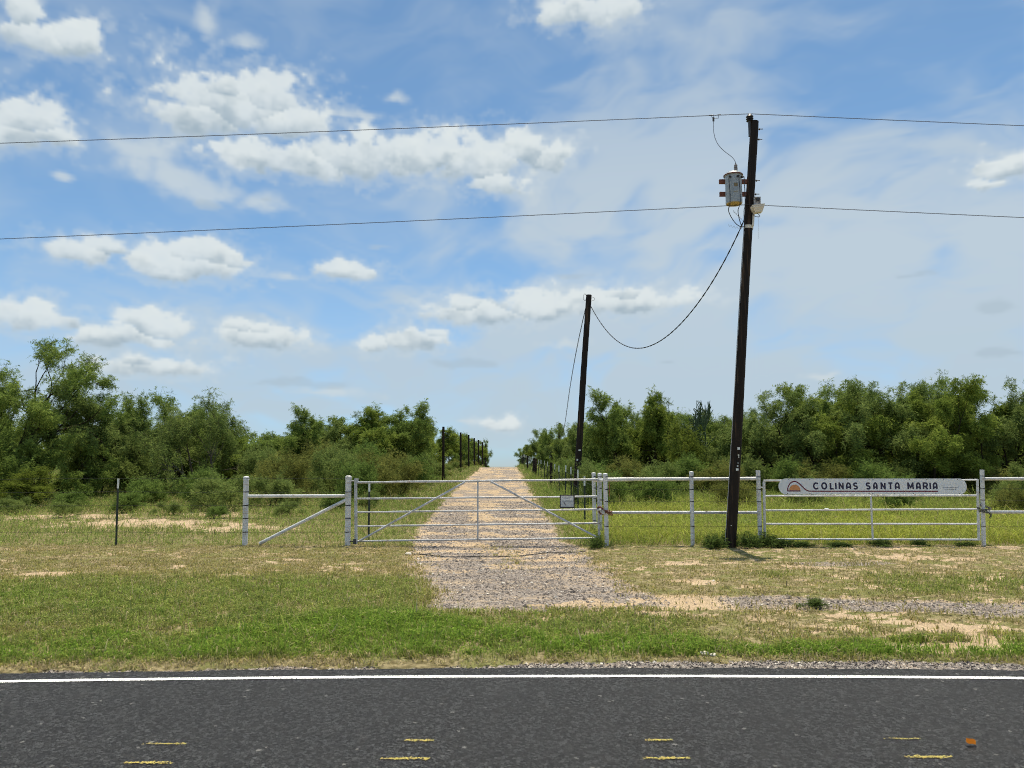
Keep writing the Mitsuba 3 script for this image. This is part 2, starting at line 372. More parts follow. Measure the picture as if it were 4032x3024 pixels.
def zones(x, y):
    """(gravel, sand, grass) shares of the ground at x, y"""
    x, y = np.asarray(x, float), np.asarray(y, float)
    n = fbm2(x, y, 1.1, 5, 7) - 0.5
    m = fbm2(x, y * 1.6, 3.2, 3, 9) - 0.5
    fine = fbm2(x, y * 1.4, 9.0, 3, 10) - 0.5
    s = np.minimum(x - np.interp(y, Y_E, L_E), np.interp(y, Y_E, R_E) - x)
    s = np.minimum(s, (y - 8.95 - 0.10 * (x - 0.2)) * 1.1) + n * 1.0 + m * 0.6
    drive = sm(-0.08, 0.12, s + fine * 0.3) * sm(8.6, 8.9, y)
    track_y = 9.75 - 0.03 * (x - 1.4) - 0.020 * np.maximum(x - 1.4, 0) ** 2
    track = sm(0.62, 0.2, np.abs(y - track_y) + n * 0.7 + m * 0.5) * sm(1.0, 1.8, x)
    spot = np.zeros_like(x)
    for (cx, cy, rx, ry) in BARE:
        q = ((x - cx) / rx) ** 2 + ((y - cy) / ry) ** 2
        spot = np.maximum(spot, sm(0.15, -0.15, np.sqrt(q) - 0.75 - n * 2.6 - m * 3.0 - fine * 1.2))
    dry = sm(11.0, 12.5, y) * sm(17.0, 15.5, y) + 0.8 * sm(1.8, 3.2, x) * sm(7.6, 8.2, y) * sm(17, 15.5, y)
    patch = sm(0.06, 0.11, 0.75 * (fbm2(x * 0.9, y * 1.3, 3.4, 4, 15) - 0.5) + 0.3 * n + 0.95 * fine) * np.clip(dry, 0, 1)
    shoulder = sm(6.93 + 0.16 * sm(-0.8, 1.8, x), 6.85 + 0.12 * sm(-0.8, 1.8, x), y - (line_y(x) - 6.52) + n * 0.2 + m * 0.2 + fine * 0.15)
    edge = 0.55 * sm(0.5, 0.1, s + n) * drive
    mix_n = sm(-0.03, 0.06, fbm2(x * 0.7, y * 1.3, 1.6, 4, 21) - 0.5 + 0.12 * sm(0.0, -2.5, x - np.interp(y, Y_E, R_E) + 2.4) * sm(20, 45, y))
    mid_x = 0.5 * (np.interp(y, Y_E, L_E) + np.interp(y, Y_E, R_E)) + 0.15
    centre = sm(0.45, 0.1, np.abs(x - mid_x) + 0.8 * n) * sm(11.5, 14, y)
    mix_n = np.clip(mix_n + 0.6 * centre * sm(0.4, 0.6, n + 0.5), 0, 1)
    gravel = np.clip(drive * (1 - 0.85 * np.clip(np.maximum(edge, mix_n * (0.45 + 0.5 * sm(10, 16, y))), 0, 1)), 0, 1)
    gravel = gravel * (1 - 0.85 * spot)
    gravel = np.maximum(gravel, track * sm(2.2, 3.0, x) * sm(6.8, 5.6, x) * 0.9)
    gravel = np.maximum(gravel, shoulder * 0.75)
    gravel = np.maximum(gravel, 0.85 * sm(1.2, 0.5, np.hypot((x - 5.6) / 0.9, (y - 13.2) / 0.35) - n))
    soft = sm(-0.35, 0.45, s + fine * 0.8) * sm(8.5, 9.3, y)
    soft = soft * (1 - 0.85 * centre * sm(-0.06, 0.06, m + 0.5 * n))
    bare = np.maximum.reduce([soft, track * 0.92, spot * 0.95, patch * 0.92, shoulder])
    sand = np.clip(np.maximum.reduce([drive, track, spot, patch, shoulder * 0.8]), 0, 1)
    return gravel, sand, 1 - bare


def spaced(parts):
    return np.unique(np.round(np.concatenate(parts), 4))


gx = spaced([-np.geomspace(13.5, 3000, 46), np.linspace(-13.5, -3.4, 130), np.linspace(-3.4, 3.0, 120), np.linspace(3.0, 13.5, 135), np.geomspace(13.5, 3000, 46)])
gy = spaced([-np.geomspace(2.0, 3000, 24), np.linspace(-2, 6.3, 8), np.linspace(6.3, 17, 190), np.linspace(17, 30, 120), np.geomspace(30, 130, 90), np.geomspace(130, 3500, 24)])
X, Y = np.meshgrid(gx, gy)
Z = terrain(X, Y)
Z = np.where((Y < line_y(X) + 0.14) & (Y > line_y(X) - 8.6), np.minimum(Z, ROAD_Z - 0.02), Z)
gravel, sand, grassy = zones(X, Y)
Z = Z + 0.012 * gravel * (fbm2(X, Y, 6.0, 3, 77) - 0.5) - 0.02 * np.clip(gravel + sand, 0, 1) * sm(7.2, 8, Y)
nx, ny = len(gx), len(gy)
idx = np.arange(nx * ny).reshape(ny, nx)
quads = np.stack([idx[:-1, :-1].ravel(), idx[:-1, 1:].ravel(), idx[1:, 1:].ravel(), idx[1:, :-1].ravel()], 1)
V = np.stack([X, Y, Z], -1).reshape(-1, 3)
UV = np.stack([gravel, sand], -1).reshape(-1, 2)
yc, xc = Y[:-1, :-1].ravel(), X[:-1, :-1].ravel()
in_drive = (np.minimum(xc - np.interp(yc, Y_E, L_E), np.interp(yc, Y_E, R_E) - xc) > -0.25) & (yc > 8.85) & (yc < 128)


def submesh(q):
    used, inv = np.unique(q, return_inverse=True)
    inv = inv.reshape(-1, 4)
    return (V[used], np.vstack([inv[:, [0, 1, 2]], inv[:, [0, 2, 3]]])), UV[used]


for key, q, text in (('ground', quads[~in_drive], 'sandy ground of the roadside and pasture with bare tan patches'),
                     ('gravel_driveway', quads[in_drive], 'gravel and sand ranch track running from the road through the gate to a crest')):
    m, uv = submesh(q)
    add(key, m, EARTH, smooth=True, uv=uv)
    tag(key, text, kind='structure')

# road with its markings
rng = np.random.default_rng(5)
rx = spaced([np.linspace(-7, 8, 1500), np.linspace(-16, 18, 60), -np.geomspace(16, 900, 30), np.geomspace(18, 900, 30)])
edge = line_y(rx) + 0.27 + 0.055 * (fbm2(rx, rx * 0, 3.0, 5, 2) - 0.5) * 2 + 0.03 * (fbm2(rx, rx * 0, 30.0, 2, 4) - 0.5)
rows = [np.stack([rx, edge + 0.02, rx * 0 + ROAD_Z - 0.03], 1), np.stack([rx, edge, rx * 0 + ROAD_Z], 1)] + [np.stack([rx, line_y(rx) - o, rx * 0 + ROAD_Z], 1) for o in (0.3, 2, 4.2, 6.2, 8.3)]
n = len(rx)
v = np.vstack(rows)
f = np.vstack([np.stack([np.arange(n - 1) + k * n, np.arange(n - 1) + (k + 1) * n, np.arange(1, n) + (k + 1) * n, np.arange(1, n) + k * n], 1) for k in range(len(rows) - 1)])
add('road', (v, f), ROAD)
tag('road', 'fresh black chip sealed road across the foreground', kind='structure')
lx = spaced([np.linspace(-6, 7, 1600), np.linspace(-16, 18, 60), -np.geomspace(16, 900, 30), np.geomspace(18, 900, 30)])
jag = lambda s: 0.007 * (rng.random(len(lx)) - 0.5) + 0.014 * (fbm2(lx, lx * 0 + s, 9.0, 3, s) - 0.5)
lo, hi = line_y(lx) - 0.035 + jag(1), line_y(lx) + 0.035 + jag(2)
n = len(lx)
add('road__edge_line', (np.vstack([np.stack([lx, lo, lx * 0 + ROAD_Z + 0.004], 1), np.stack([lx, hi, lx * 0 + ROAD_Z + 0.004], 1)]),
                        np.stack([np.arange(n - 1), np.arange(1, n), np.arange(1, n) + n, np.arange(n - 1) + n], 1)), LINE)
for (cx, cy, w, h, full) in [(-2.206, 5.086, 0.30, 0.016, 0.35), (-2.161, 4.774, 0.30, 0.028, 0.6), (-0.597, 5.149, 0.19, 0.03, 0.7), (-0.649, 4.838, 0.32, 0.03, 0.55),
                             (0.945, 5.157, 0.20, 0.022, 0.7), (0.925, 4.845, 0.30, 0.028, 0.6), (2.517, 5.181, 0.24, 0.014, 0.3), (2.516, 4.867, 0.30, 0.034, 0.7)]:
    # paint left on the tops of single stones: small ragged flakes
    k = int(620 * w * full)
    px, py = cx + (rng.beta(1.6, 1.4, k) - 0.5) * w, cy + rng.normal(0, 0.28, k) * h
    t = rng.random(k) * 6.28
    s = rng.uniform(0.004, 0.009, k)
    vv = np.stack([np.stack([px + s * 1.3 * np.cos(t + a), py + s * np.sin(t + a), px * 0 + ROAD_Z + 0.005 + 0.0006 * (np.arange(k) % 7)], 1) for a in (0, 2.2, 4.1)], 1).reshape(-1, 3)
    add('road__yellow_mark', (vv, np.arange(3 * k).reshape(-1, 3)), YELLOW)


# ------------------------------------------------------------------ grass
def blade_mesh(x, y, h, w, lean, col, rng):
    n = len(x)
    z = terrain(x, y) - 0.012
    a, b = rng.random(n) * 2 * np.pi, rng.random(n) * 2 * np.pi
    wd = np.stack([np.cos(a), np.sin(a), 0 * a], 1) * (w / 2)[:, None]
    ld = np.stack([np.cos(b), np.sin(b), 0 * b], 1) * (lean * h)[:, None]
    o = np.stack([x, y, z], 1)
    up = np.array([0, 0, 1.0])
    mid = o + ld * 0.32 + up * (h * 0.6)[:, None]
    tip = o + ld + up * (h * np.clip(1.0 - 0.45 * lean, 0.2, 1))[:, None]
    v = np.stack([o - wd, o + wd, mid - wd * 0.75, mid + wd * 0.75, tip], 1).reshape(-1, 3)
    k = np.arange(n)[:, None] * 5
    f = np.stack([k + [0, 1, 3], k + [0, 3, 2], k + [2, 3, 4]], 1).reshape(-1, 3)
    return v, f, np.repeat(col, 5, axis=0)


def lawn(key, label, n, x0, x1, y0, y1, rule, seed):
    rng = np.random.default_rng(seed)
    # more stalks close by, fewer far off, within the ground that the picture shows
    y = y0 * (y1 / y0) ** rng.random(n) if y1 / y0 > 1.3 else rng.uniform(y0, y1, n)
    half = np.minimum(0.72 * y + 1.2, 60)
    x = rng.uniform(np.maximum(x0, -half), np.minimum(x1, half))
    clump = fbm2(x, y, 5.5, 3, 40 + seed)
    _, _, g = zones(x, y)
    dens, h, w, lean, col = rule(x, y, rng)
    keep = rng.random(n) < np.clip(dens * g * (0.25 + 1.5 * sm(0.33, 0.62, clump)), 0, 1)
    h = h * (0.45 + 1.0 * clump)
    x, y, h, w, lean, col = (q[keep] for q in (x, y, h, w, lean, col))
    v, f, c = blade_mesh(x, y, h, w, lean, col, rng)
    scene[key] = mikit.ply((v, f), LEAF, smooth=False, color=c)
    tag(key, label, 'grass', kind='stuff')


def lerp(a, b, t):
    t = np.asarray(t)[:, None]
    return np.asarray(a) * (1 - t) + np.asarray(b) * t


LUSH, MID, OLIVE, STRAW, TALL, WEED = (np.array(c) for c in ((0.225, 0.35, 0.055), (0.275, 0.35, 0.09), (0.41, 0.355, 0.13), (0.54, 0.46, 0.27), (0.42, 0.455, 0.085), (0.21, 0.285, 0.07)))


def verge_rule(x, y, rng):
    n = len(x)
    yy = y - (line_y(x) - 6.52)
    big = fbm2(x, y, 0.5, 3, 61)
    mid = fbm2(x, y * 1.4, 1.7, 4, 62)
    band = sm(7.0, 7.25, yy) * sm(8.5 - 0.6 * sm(1.2, 2.6, x), 7.5 - 0.1 * sm(1.2, 2.6, x), yy + 2.2 * (big - 0.5) + 0.8 * (mid - 0.5)) * (1 - 0.45 * sm(0.45, 0.65, mid))
    left = sm(-0.9, -1.7, x + 1.2 * (big - 0.5)) * sm(8.0, 8.6, yy) * sm(12.6, 10.6, y + 3.5 * (big - 0.5) + 2.0 * (mid - 0.5))
    front = sm(2.6, 1.2, x) * sm(-2.2, -0.8, x) * sm(7.6, 8.2, yy) * sm(9.2, 8.7, yy)
    rightp = sm(1.6, 2.6, x) * sm(9.9, 10.5, y) * sm(13.0, 11.5, y) * sm(0.40, 0.62, big)
    dryband = sm(11.0, 12.2, y)
    dens = np.clip(0.50 + 0.9 * band + 0.7 * left + 0.4 * front + 0.4 * rightp + 0.25 * sm(-1, -2, x) - 0.2 * sm(1.4, 2.4, x) * sm(7.6, 8.0, yy), 0, 1)
    h = 0.045 + 0.075 * band + 0.055 * left + 0.03 * front + 0.03 * rightp + 0.02 * rng.random(n)
    green = np.clip(0.95 * band + 0.66 * left + 0.5 * front + 0.6 * rightp + 0.2 - 0.2 * dryband + 0.8 * (big - 0.5) + 1.1 * (mid - 0.5), 0, 1)
    col = lerp(OLIVE, lerp(MID, LUSH, np.clip(band + 1.6 * (fbm2(x, y, 1.3, 3, 5) - 0.42), 0, 1)), np.clip(green + rng.normal(0, 0.2, n), 0, 1))
    h = h * np.where(rng.random(n) < 0.010, rng.uniform(1.6, 3.0, n), 1.0)
    straw = rng.random(n) < 0.05 + 0.26 * (1 - green) + 0.5 * sm(7.16, 7.0, yy)
    col = np.where(straw[:, None], STRAW * rng.uniform(0.7, 1.15, (n, 1)), col) * rng.uniform(0.6, 1.35, (n, 1)) * (0.7 + 0.6 * fbm2(x, y, 7.0, 2, 63))[:, None]
    return dens * sm(6.84, 7.02, yy), h, 0.006 + 0.011 * rng.random(n) ** 2, rng.uniform(0.1, 1.3, n), col


def pasture_rule(x, y, rng):
    n = len(x)
    big = fbm2(x, y, 0.35, 3, 67)
    right = sm(0.0, 0.6, x - np.interp(y, Y_E, R_E))
    tall = right * sm(16.0, 16.9, y)
    shortp = sm(-2.0, -4.5, x) * sm(19.5, 17, y)
    h = 0.10 + 0.24 * tall + 0.12 * sm(20, 26, y) + 0.14 * rng.random(n) ** 2 - 0.05 * shortp
    yel = np.clip(tall * (0.42 + 2.2 * (big - 0.45) + 1.3 * (fbm2(x, y, 1.6, 3, 69) - 0.5)) * sm(30, 20, y), 0, 1)
    col = lerp(lerp(MID, WEED, np.clip(sm(21, 27, y) + big - 0.5, 0, 1)), TALL, yel)
    col = np.where((rng.random(n) < 0.10 + 0.14 * (1 - right))[:, None], lerp(OLIVE, STRAW, rng.random(n)) * 0.85, col) * rng.uniform(0.62, 1.38, (n, 1))
    h = h * np.where(rng.random(n) < 0.05, rng.uniform(1.3, 2.0, n), 1.0)
    verge = np.maximum(x - np.interp(y, Y_E, R_E), np.interp(y, Y_E, L_E) - x) + 0.8 * (fbm2(x, y, 2.0, 3, 68) - 0.5)
    return np.clip(0.95 - 0.25 * shortp, 0, 1) * sm(-0.2, 0.2, verge), h, 0.006 + 0.00065 * y * rng.random(n), rng.uniform(0.25, 1.7, n), col


lawn('roadside_grass', 'mown patchy grass of the verge between the road and the gates', 330000, -60, 60, 6.8, 16.6, verge_rule, 1)
lawn('pasture_grass', 'taller green and yellow grass beyond the gates', 340000, -60, 60, 16.3, 90.0, pasture_rule, 2)


# crushed stone lying on the driveway, the side track and the road shoulder
def stones(n, seed):
    rng = np.random.default_rng(seed)
    y = np.concatenate([8.9 * (30 / 8.9) ** rng.random(n), rng.uniform(6.76, 7.22, 2 * n)])
    x = np.concatenate([rng.uniform(-2.8, 7.0, n), rng.uniform(-6.5, 7.0, 2 * n)])
    y[n:] += line_y(x[n:]) - 6.52
    g, s, _ = zones(x, y)
    keep = rng.random(len(x)) < g * 0.95 + 0.05 * s
    x, y = x[keep], y[keep]
    k = len(x)
    shoulder = y < 7.5
    r = rng.gamma(3.0, 0.0029, k) + 0.004
    r[y > 14] *= 1.25
    r[shoulder] *= 0.68
    v0 = np.array([[1, 0, 0], [-1, 0, 0], [0, 1, 0], [0, -1, 0], [0, 0, 1.0]])
    f0 = np.array([[0, 2, 4], [2, 1, 4], [1, 3, 4], [3, 0, 4]])
    jit = v0[None] * rng.uniform(0.6, 1.35, (k, 5, 1)) + rng.normal(0, 0.18, (k, 5, 3))
    jit[:, :, 2] *= 0.6
    t = rng.random(k) * 6.28
    ca, sa = np.cos(t)[:, None], np.sin(t)[:, None]
    vx, vy = jit[..., 0] * ca - jit[..., 1] * sa, jit[..., 0] * sa + jit[..., 1] * ca
    z = terrain(x, y) - np.where(shoulder, 0.002, 0.016)
    v = np.stack([x[:, None] + vx * r[:, None], y[:, None] + vy * r[:, None], z[:, None] + jit[..., 2] * r[:, None]], -1)
    tone = rng.random(k)
    col = lerp((0.10, 0.09, 0.086), (0.42, 0.365, 0.32), tone ** 1.2)
    col = np.where((rng.random(k) < 0.06)[:, None], np.array((0.62, 0.58, 0.52)), col)
    col = np.where((shoulder & (rng.random(k) < 0.36))[:, None], np.array((0.035, 0.035, 0.037)), np.where(shoulder[:, None], col * 1.15 + 0.04, col))
    return v.reshape(-1, 3), (f0[None] + (np.arange(k) * 5)[:, None, None]).reshape(-1, 3), np.repeat(col, 5, axis=0)


v, f, c = stones(90000, 8)
scene['gravel'] = mikit.ply((v, f), STONE, color=c)
tag('gravel', 'loose crushed stone on the ranch track and the road shoulder', 'gravel', kind='stuff')


# ------------------------------------------------------------------ trees and shrubs
def grow(rng, stems, h, tilt, levels, ratio, wander, lift, kids, first):
    """branch skeleton: arrays of segment ends and radii, and the leafy twig segments (the last two levels)"""
    segs, twigs = [], []
    todo = []
    for s in range(stems):
        a, t = 2 * np.pi * (s + rng.random() * 0.7) / stems, rng.uniform(*tilt)
        d = np.array([np.cos(a) * np.sin(t), np.sin(a) * np.sin(t), np.cos(t)])
        todo.append((np.array([np.cos(a), np.sin(a), 0]) * 0.05 * h * 0.3 + [0, 0, -0.12], d, h * first * rng.uniform(0.85, 1.15), 0.019 * h / (stems ** 0.35), 0))
    while todo:
        p, d, L, r, lev = todo.pop()
        ns = 4 if lev < 2 else 3
        for k in range(ns):
            d = d + rng.normal(0, wander, 3) + [0, 0, lift * (1.0 if lev < levels - 1 else -0.3)]
            d /= np.linalg.norm(d)
            q = p + d * L / ns
            r1 = r * (1 - 0.35 / ns)
            segs.append((p, q, r, r1))
            if lev >= levels - 1:
                twigs.append((p, q))
            p, r = q, r1
            if lev < levels and k >= 1 and rng.random() < 0.55:
                e = d + rng.normal(0, 0.75, 3)
                todo.append((p, e / np.linalg.norm(e), L * ratio * rng.uniform(0.6, 1.0), r * 0.6, lev + 1))
        if lev < levels:
            for _ in range(kids):
                e = d + rng.normal(0, 0.48, 3)
                todo.append((p, e / np.linalg.norm(e), L * ratio * rng.uniform(0.75, 1.1), r * 0.72, lev + 1))
    return segs, twigs


def wood_mesh(segs, n=5):
    p0, p1 = np.array([s[0] for s in segs]), np.array([s[1] for s in segs])
    r0, r1 = np.array([s[2] for s in segs])[:, None], np.array([s[3] for s in segs])[:, None]
    d = p1 - p0
    d /= np.linalg.norm(d, axis=1, keepdims=True) + 1e-9
    a = np.cross(d, np.where(np.abs(d[:, 2:3]) < 0.9, [[0, 0, 1.0]], [[1.0, 0, 0]]))
    a /= np.linalg.norm(a, axis=1, keepdims=True)
    b = np.cross(d, a)
    v = []
    for k in range(n):
        c, s = math.cos(2 * math.pi * k / n), math.sin(2 * math.pi * k / n)
        v += [p0 + r0 * (c * a + s * b), p1 + r1 * (c * a + s * b)]
    v = np.stack(v, 1).reshape(-1, 3)
    base = (np.arange(len(segs)) * 2 * n)[:, None, None]
    f = np.array([t for k in range(n) for t in ([2 * k, (2 * k + 2) % (2 * n), (2 * k + 3) % (2 * n)], [2 * k, (2 * k + 3) % (2 * n), 2 * k + 1])])
    return v, (f[None] + base).reshape(-1, 3)


def leaf_mesh(rng, twigs, sprays, leaflets, length, droop, size, cols, spread=0.06):
    p0, p1 = np.array([t[0] for t in twigs]), np.array([t[1] for t in twigs])
    k = rng.choice(len(twigs), max(1, int(len(twigs) * 0.75)), replace=False)[rng.integers(0, max(1, int(len(twigs) * 0.75)), sprays)]
    t = rng.random((sprays, 1))
    td = p1[k] - p0[k]
    p = p0[k] + td * t + rng.normal(0, spread, (sprays, 3))
    td /= np.linalg.norm(td, axis=1, keepdims=True) + 1e-9
    d = td * 0.55 + rng.normal(0, 0.55, (sprays, 3)) + [0, 0, -droop]
    d /= np.linalg.norm(d, axis=1, keepdims=True)
    s = np.cross(d, rng.normal(0, 1, (sprays, 3)))
    s /= np.linalg.norm(s, axis=1, keepdims=True)
    L = length * rng.uniform(0.6, 1.3, (sprays, 1))
    out = []
    for i in range(leaflets):
        u = (i + 0.6) / leaflets
        o = p + d * L * u + np.array([0, 0, -1.0]) * droop * 0.45 * L * u * u
        side = 1 if i % 2 else -1
        w = size * rng.uniform(0.7, 1.3, (sprays, 1))
        dirn = s * side * 0.8 + d * 0.55 + rng.normal(0, 0.22, (sprays, 3))
        out.append(np.stack([o - d * w * 0.17, o + d * w * 0.17 + rng.normal(0, 0.1, (sprays, 3)) * w, o + dirn * w], 1))
    v = np.stack(out, 1).reshape(-1, 3)
    m = fbm2(p[:, 0] + p[:, 2], p[:, 1], 0.9, 3, int(rng.integers(1000)))
    c = lerp(cols[0], cols[1], np.clip(m * 1.6 - 0.3 + rng.normal(0, 0.22, sprays), 0, 1)) * rng.uniform(0.78, 1.22, (sprays, 1))
    return v, np.arange(len(v)).reshape(-1, 3), np.repeat(c, 3 * leaflets, axis=0)


KINDS = {}


def kind(name, seed, h, w, stems, tilt, levels, ratio, wander, lift, kids, first, sprays, leaflets, length, droop, size, cols, bark=(0.035, 0.028, 0.022), spread=0.06, floor=None):
    rng = np.random.default_rng(seed)
    segs, twigs = grow(rng, stems, h, tilt, levels, ratio, wander, lift, kids, first)
    if floor is not None:
        segs = [s for s in segs if s[1][2] > 0.02 or s[3] > 0.02]
        twigs = [t for t in twigs if t[1][2] > floor]
    ends = np.array([t[1] for t in twigs])
    top, wide = np.percentile(ends[:, 2], 99.5), np.percentile(np.hypot(ends[:, 0], ends[:, 1]), 97)
    S = np.array([w / 2 / wide, w / 2 / wide, h / top])
    segs = [(a * S, b * S, max(r0, 0.004), max(r1, 0.003)) for a, b, r0, r1 in segs]
    twigs = [(a * S, b * S) for a, b in twigs]
    v, f = wood_mesh(segs)
    lv, lf, lc = leaf_mesh(rng, twigs, sprays, leaflets, length, droop, size, cols, spread)
    keep = lv.reshape(-1, 3, 3)[:, :, 2].min(1) > 0.01
    scene['kind_' + name] = {'type': 'shapegroup',
                             'trunk': mikit.ply((v, f), BARK, smooth=True, color=np.tile(bark, (len(v), 1)) * rng.uniform(0.8, 1.2, (len(v), 1))),
                             'crown': mikit.ply((lv, lf[keep]), LEAF, color=lc)}
    KINDS[name] = (h, w)


GREEN1, GREEN2, GREEN3 = ((0.115, 0.18, 0.04), (0.265, 0.345, 0.085)), ((0.135, 0.20, 0.036), (0.31, 0.375, 0.08)), ((0.12, 0.18, 0.05), (0.265, 0.33, 0.10))
BROWNISH = ((0.125, 0.15, 0.04), (0.265, 0.275, 0.075))
kind('tall', 3, 6.2, 6.4, 2, (0.25, 0.6), 4, 0.72, 0.16, 0.05, 2, 0.34, 6500, 8, 0.20, 0.25, 0.080, GREEN1)
kind('dome_a', 11, 4.6, 5.0, 4, (0.45, 1.0), 4, 0.72, 0.17, 0.06, 2, 0.32, 13500, 8, 0.24, 0.75, 0.084, GREEN2, floor=0.45)
kind('dome_b', 12, 4.5, 4.6, 4, (0.4, 1.0), 4, 0.72, 0.17, 0.06, 2, 0.32, 13000, 8, 0.24, 0.75, 0.084, GREEN3, floor=0.4)
kind('dome_c', 17, 4.2, 4.8, 5, (0.4, 1.1), 4, 0.70, 0.18, 0.05, 2, 0.32, 13000, 8, 0.24, 0.6, 0.084, GREEN1, floor=0.3)
kind('willowy', 23, 4.1, 4.4, 3, (0.4, 0.9), 4, 0.74, 0.15, 0.07, 2, 0.30, 5500, 8, 0.24, 0.7, 0.068, GREEN3, bark=(0.10, 0.09, 0.075))
kind('upright_a', 31, 4.7, 3.4, 3, (0.15, 0.6), 4, 0.70, 0.17, 0.08, 2, 0.30, 8000, 8, 0.20, 0.35, 0.082, GREEN1)
kind('upright_b', 37, 4.4, 3.2, 3, (0.15, 0.65), 4, 0.70, 0.18, 0.08, 2, 0.30, 8000, 8, 0.20, 0.35, 0.082, GREEN2)
kind('shrub_a', 41, 1.7, 2.3, 7, (0.2, 1.1), 3, 0.72, 0.2, 0.06, 2, 0.34, 6500, 7, 0.11, 0.15, 0.045, BROWNISH, spread=0.08, floor=0.02)
kind('shrub_b', 43, 1.5, 2.2, 7, (0.2, 1.1), 3, 0.72, 0.2, 0.06, 2, 0.34, 6500, 7, 0.11, 0.15, 0.045, ((0.115, 0.185, 0.045), (0.23, 0.32, 0.08)), spread=0.08, floor=0.02)
kind('shrub_c', 47, 1.6, 2.4, 7, (0.2, 1.15), 3, 0.72, 0.2, 0.05, 2, 0.34, 6000, 7, 0.12, 0.2, 0.045, GREEN3, spread=0.08, floor=0.02)
kind('bright', 53, 2.6, 1.6, 5, (0.1, 0.5), 3, 0.72, 0.16, 0.1, 2, 0.34, 5500, 7, 0.11, 0.1, 0.045, ((0.10, 0.15, 0.028), (0.22, 0.26, 0.045)), spread=0.07)
kind('weed', 59, 0.34, 0.5, 9, (0.2, 1.1), 2, 0.72, 0.2, 0.05, 2, 0.4, 900, 6, 0.06, 0.1, 0.03, ((0.08, 0.13, 0.035), (0.16, 0.22, 0.06)), spread=0.03, floor=0.0)


def plant(name, kd, x, y, h=None, w=None, rot=None, label=None, category='tree', group=None, dz=0.0):
    H, W = KINDS[kd]
    k, sw = (h / H if h else 1.0), (w / W if w else (h / H if h else 1.0))
    key, n = name, 0
    while key in scene:
        n += 1
        key = f'{name}_{n:03d}'
    z = float(terrain(np.array([x]), np.array([y]))[0]) + dz
    rot = (x * 37.1 + y * 91.7) % 360 if rot is None else rot
    scene[key] = {'type': 'instance', 'to_world': T().translate([x, y, z]).rotate([0, 0, 1], rot).scale([sw, sw, k]), 'g': {'type': 'ref', 'id': 'kind_' + kd}}
    tag(key, label, category, group)
    return key


NTH = ['first', 'second', 'third', 'fourth', 'fifth', 'sixth', 'seventh', 'eighth', 'ninth', 'tenth', 'eleventh', 'twelfth']


def row(name, kd, spots, label, category, group, order=None):
    """order: 'left' counts the row from its left end in its labels, 'near' from its near end; a label with {} takes the count"""
    rank = sorted(range(len(spots)), key=lambda i: spots[i][0] / spots[i][1] if order == 'left' else spots[i][1])
    for i, (x, y, h, w) in enumerate(spots):
        plant(name, kd[i % len(kd)], x, y, h, w, None, label.format(NTH[rank.index(i)]) if order else label, category, group)


# left of the track
plant('mesquite_tree', 'tall', -18.4, 29, 6.1, 6.6, 40, 'tallest mesquite with an open leaning crown at the left edge')
plant('mesquite_tree', 'dome_c', -21.3, 30, 5.0, 5.0, None, 'mesquite cut off by the left edge behind the tallest one')
plant('mesquite_tree', 'dome_b', -16.4, 30.5, 4.3, 4.6, None, 'dense dark mesquite right of the tallest one, left of the willowy tree')
plant('mesquite_tree', 'dome_c', -14.4, 32.5, 4.2, 4.4, None, 'dark bushy mesquite between the dense one and the pale willowy tree')
plant('mesquite_tree', 'dome_a', -19.6, 27.5, 2.6, 3.6, None, 'low spreading mesquite in front of the tallest one at far left')
plant('mesquite_tree', 'dome_c', -16.6, 27.8, 2.4, 3.6, None, 'low dark mesquite hanging to the ground behind the thin steel post')
plant('willowy_tree', 'willowy', -12.1, 30.5, 4.0, 4.6, 75, 'pale willowy mesquite with drooping leaves and bare grey lower branches')
plant('willowy_tree', 'willowy', -13.3, 33.5, 3.9, 3.6, 200, 'thin willowy mesquite just right of the pale one')
plant('mesquite_tree', 'upright_a', -12.8, 40, 4.5, 4.2, None, 'tall light mesquite rising from the scrub left of the track, left of the bigger pair')
del scene['mesquite_tree_006'], labels['mesquite_tree_006']
plant('mesquite_tree', 'upright_a', -10.0, 40, 3.9, 3.2, None, 'upright mesquite with thin pointed top standing left of the big pair')
plant('mesquite_tree', 'upright_b', -7.7, 42, 4.15, 3.8, None, 'left tree of the big pair of mesquites beside the track')
plant('mesquite_tree', 'upright_a', -6.1, 43, 4.35, 3.7, 150, 'right and taller tree of the big pair of mesquites beside the track')
plant('mesquite_tree', 'upright_b', -6.0, 49, 3.9, 3.6, None, 'mesquite just left of the nearest black post by the track')
plant('bright_shrub', 'bright', -15.6, 25.2, 1.25, 1.8, None, 'bright green shrub low at left, left of the thin steel post', 'shrub')
row('mesquite_scrub', ['dome_a', 'dome_c', 'dome_b'], [(-16.5, 44, 3.0, 5), (-14.6, 42, 2.8, 4.5), (-12.7, 43, 2.9, 4.6), (-11.3, 45, 3.3, 4.5), (-9.6, 46, 3.4, 4.5), (-20, 38, 3.8, 5), (-23, 36, 3.8, 5), (-18, 37, 3.6, 5), (-8.5, 48, 3.5, 4.5), (-13.6, 36.5, 2.4, 4.6), (-12.0, 38, 2.5, 4.6), (-10.4, 42, 3.3, 4.6), (-8.9, 44, 3.6, 4.6), (-7.2, 47, 3.8, 4.4), (-15.3, 35, 3.7, 4.6)],
    'round mesquite crown in the low scrub line behind the left fence', 'tree', 'scrub line behind the left fence')
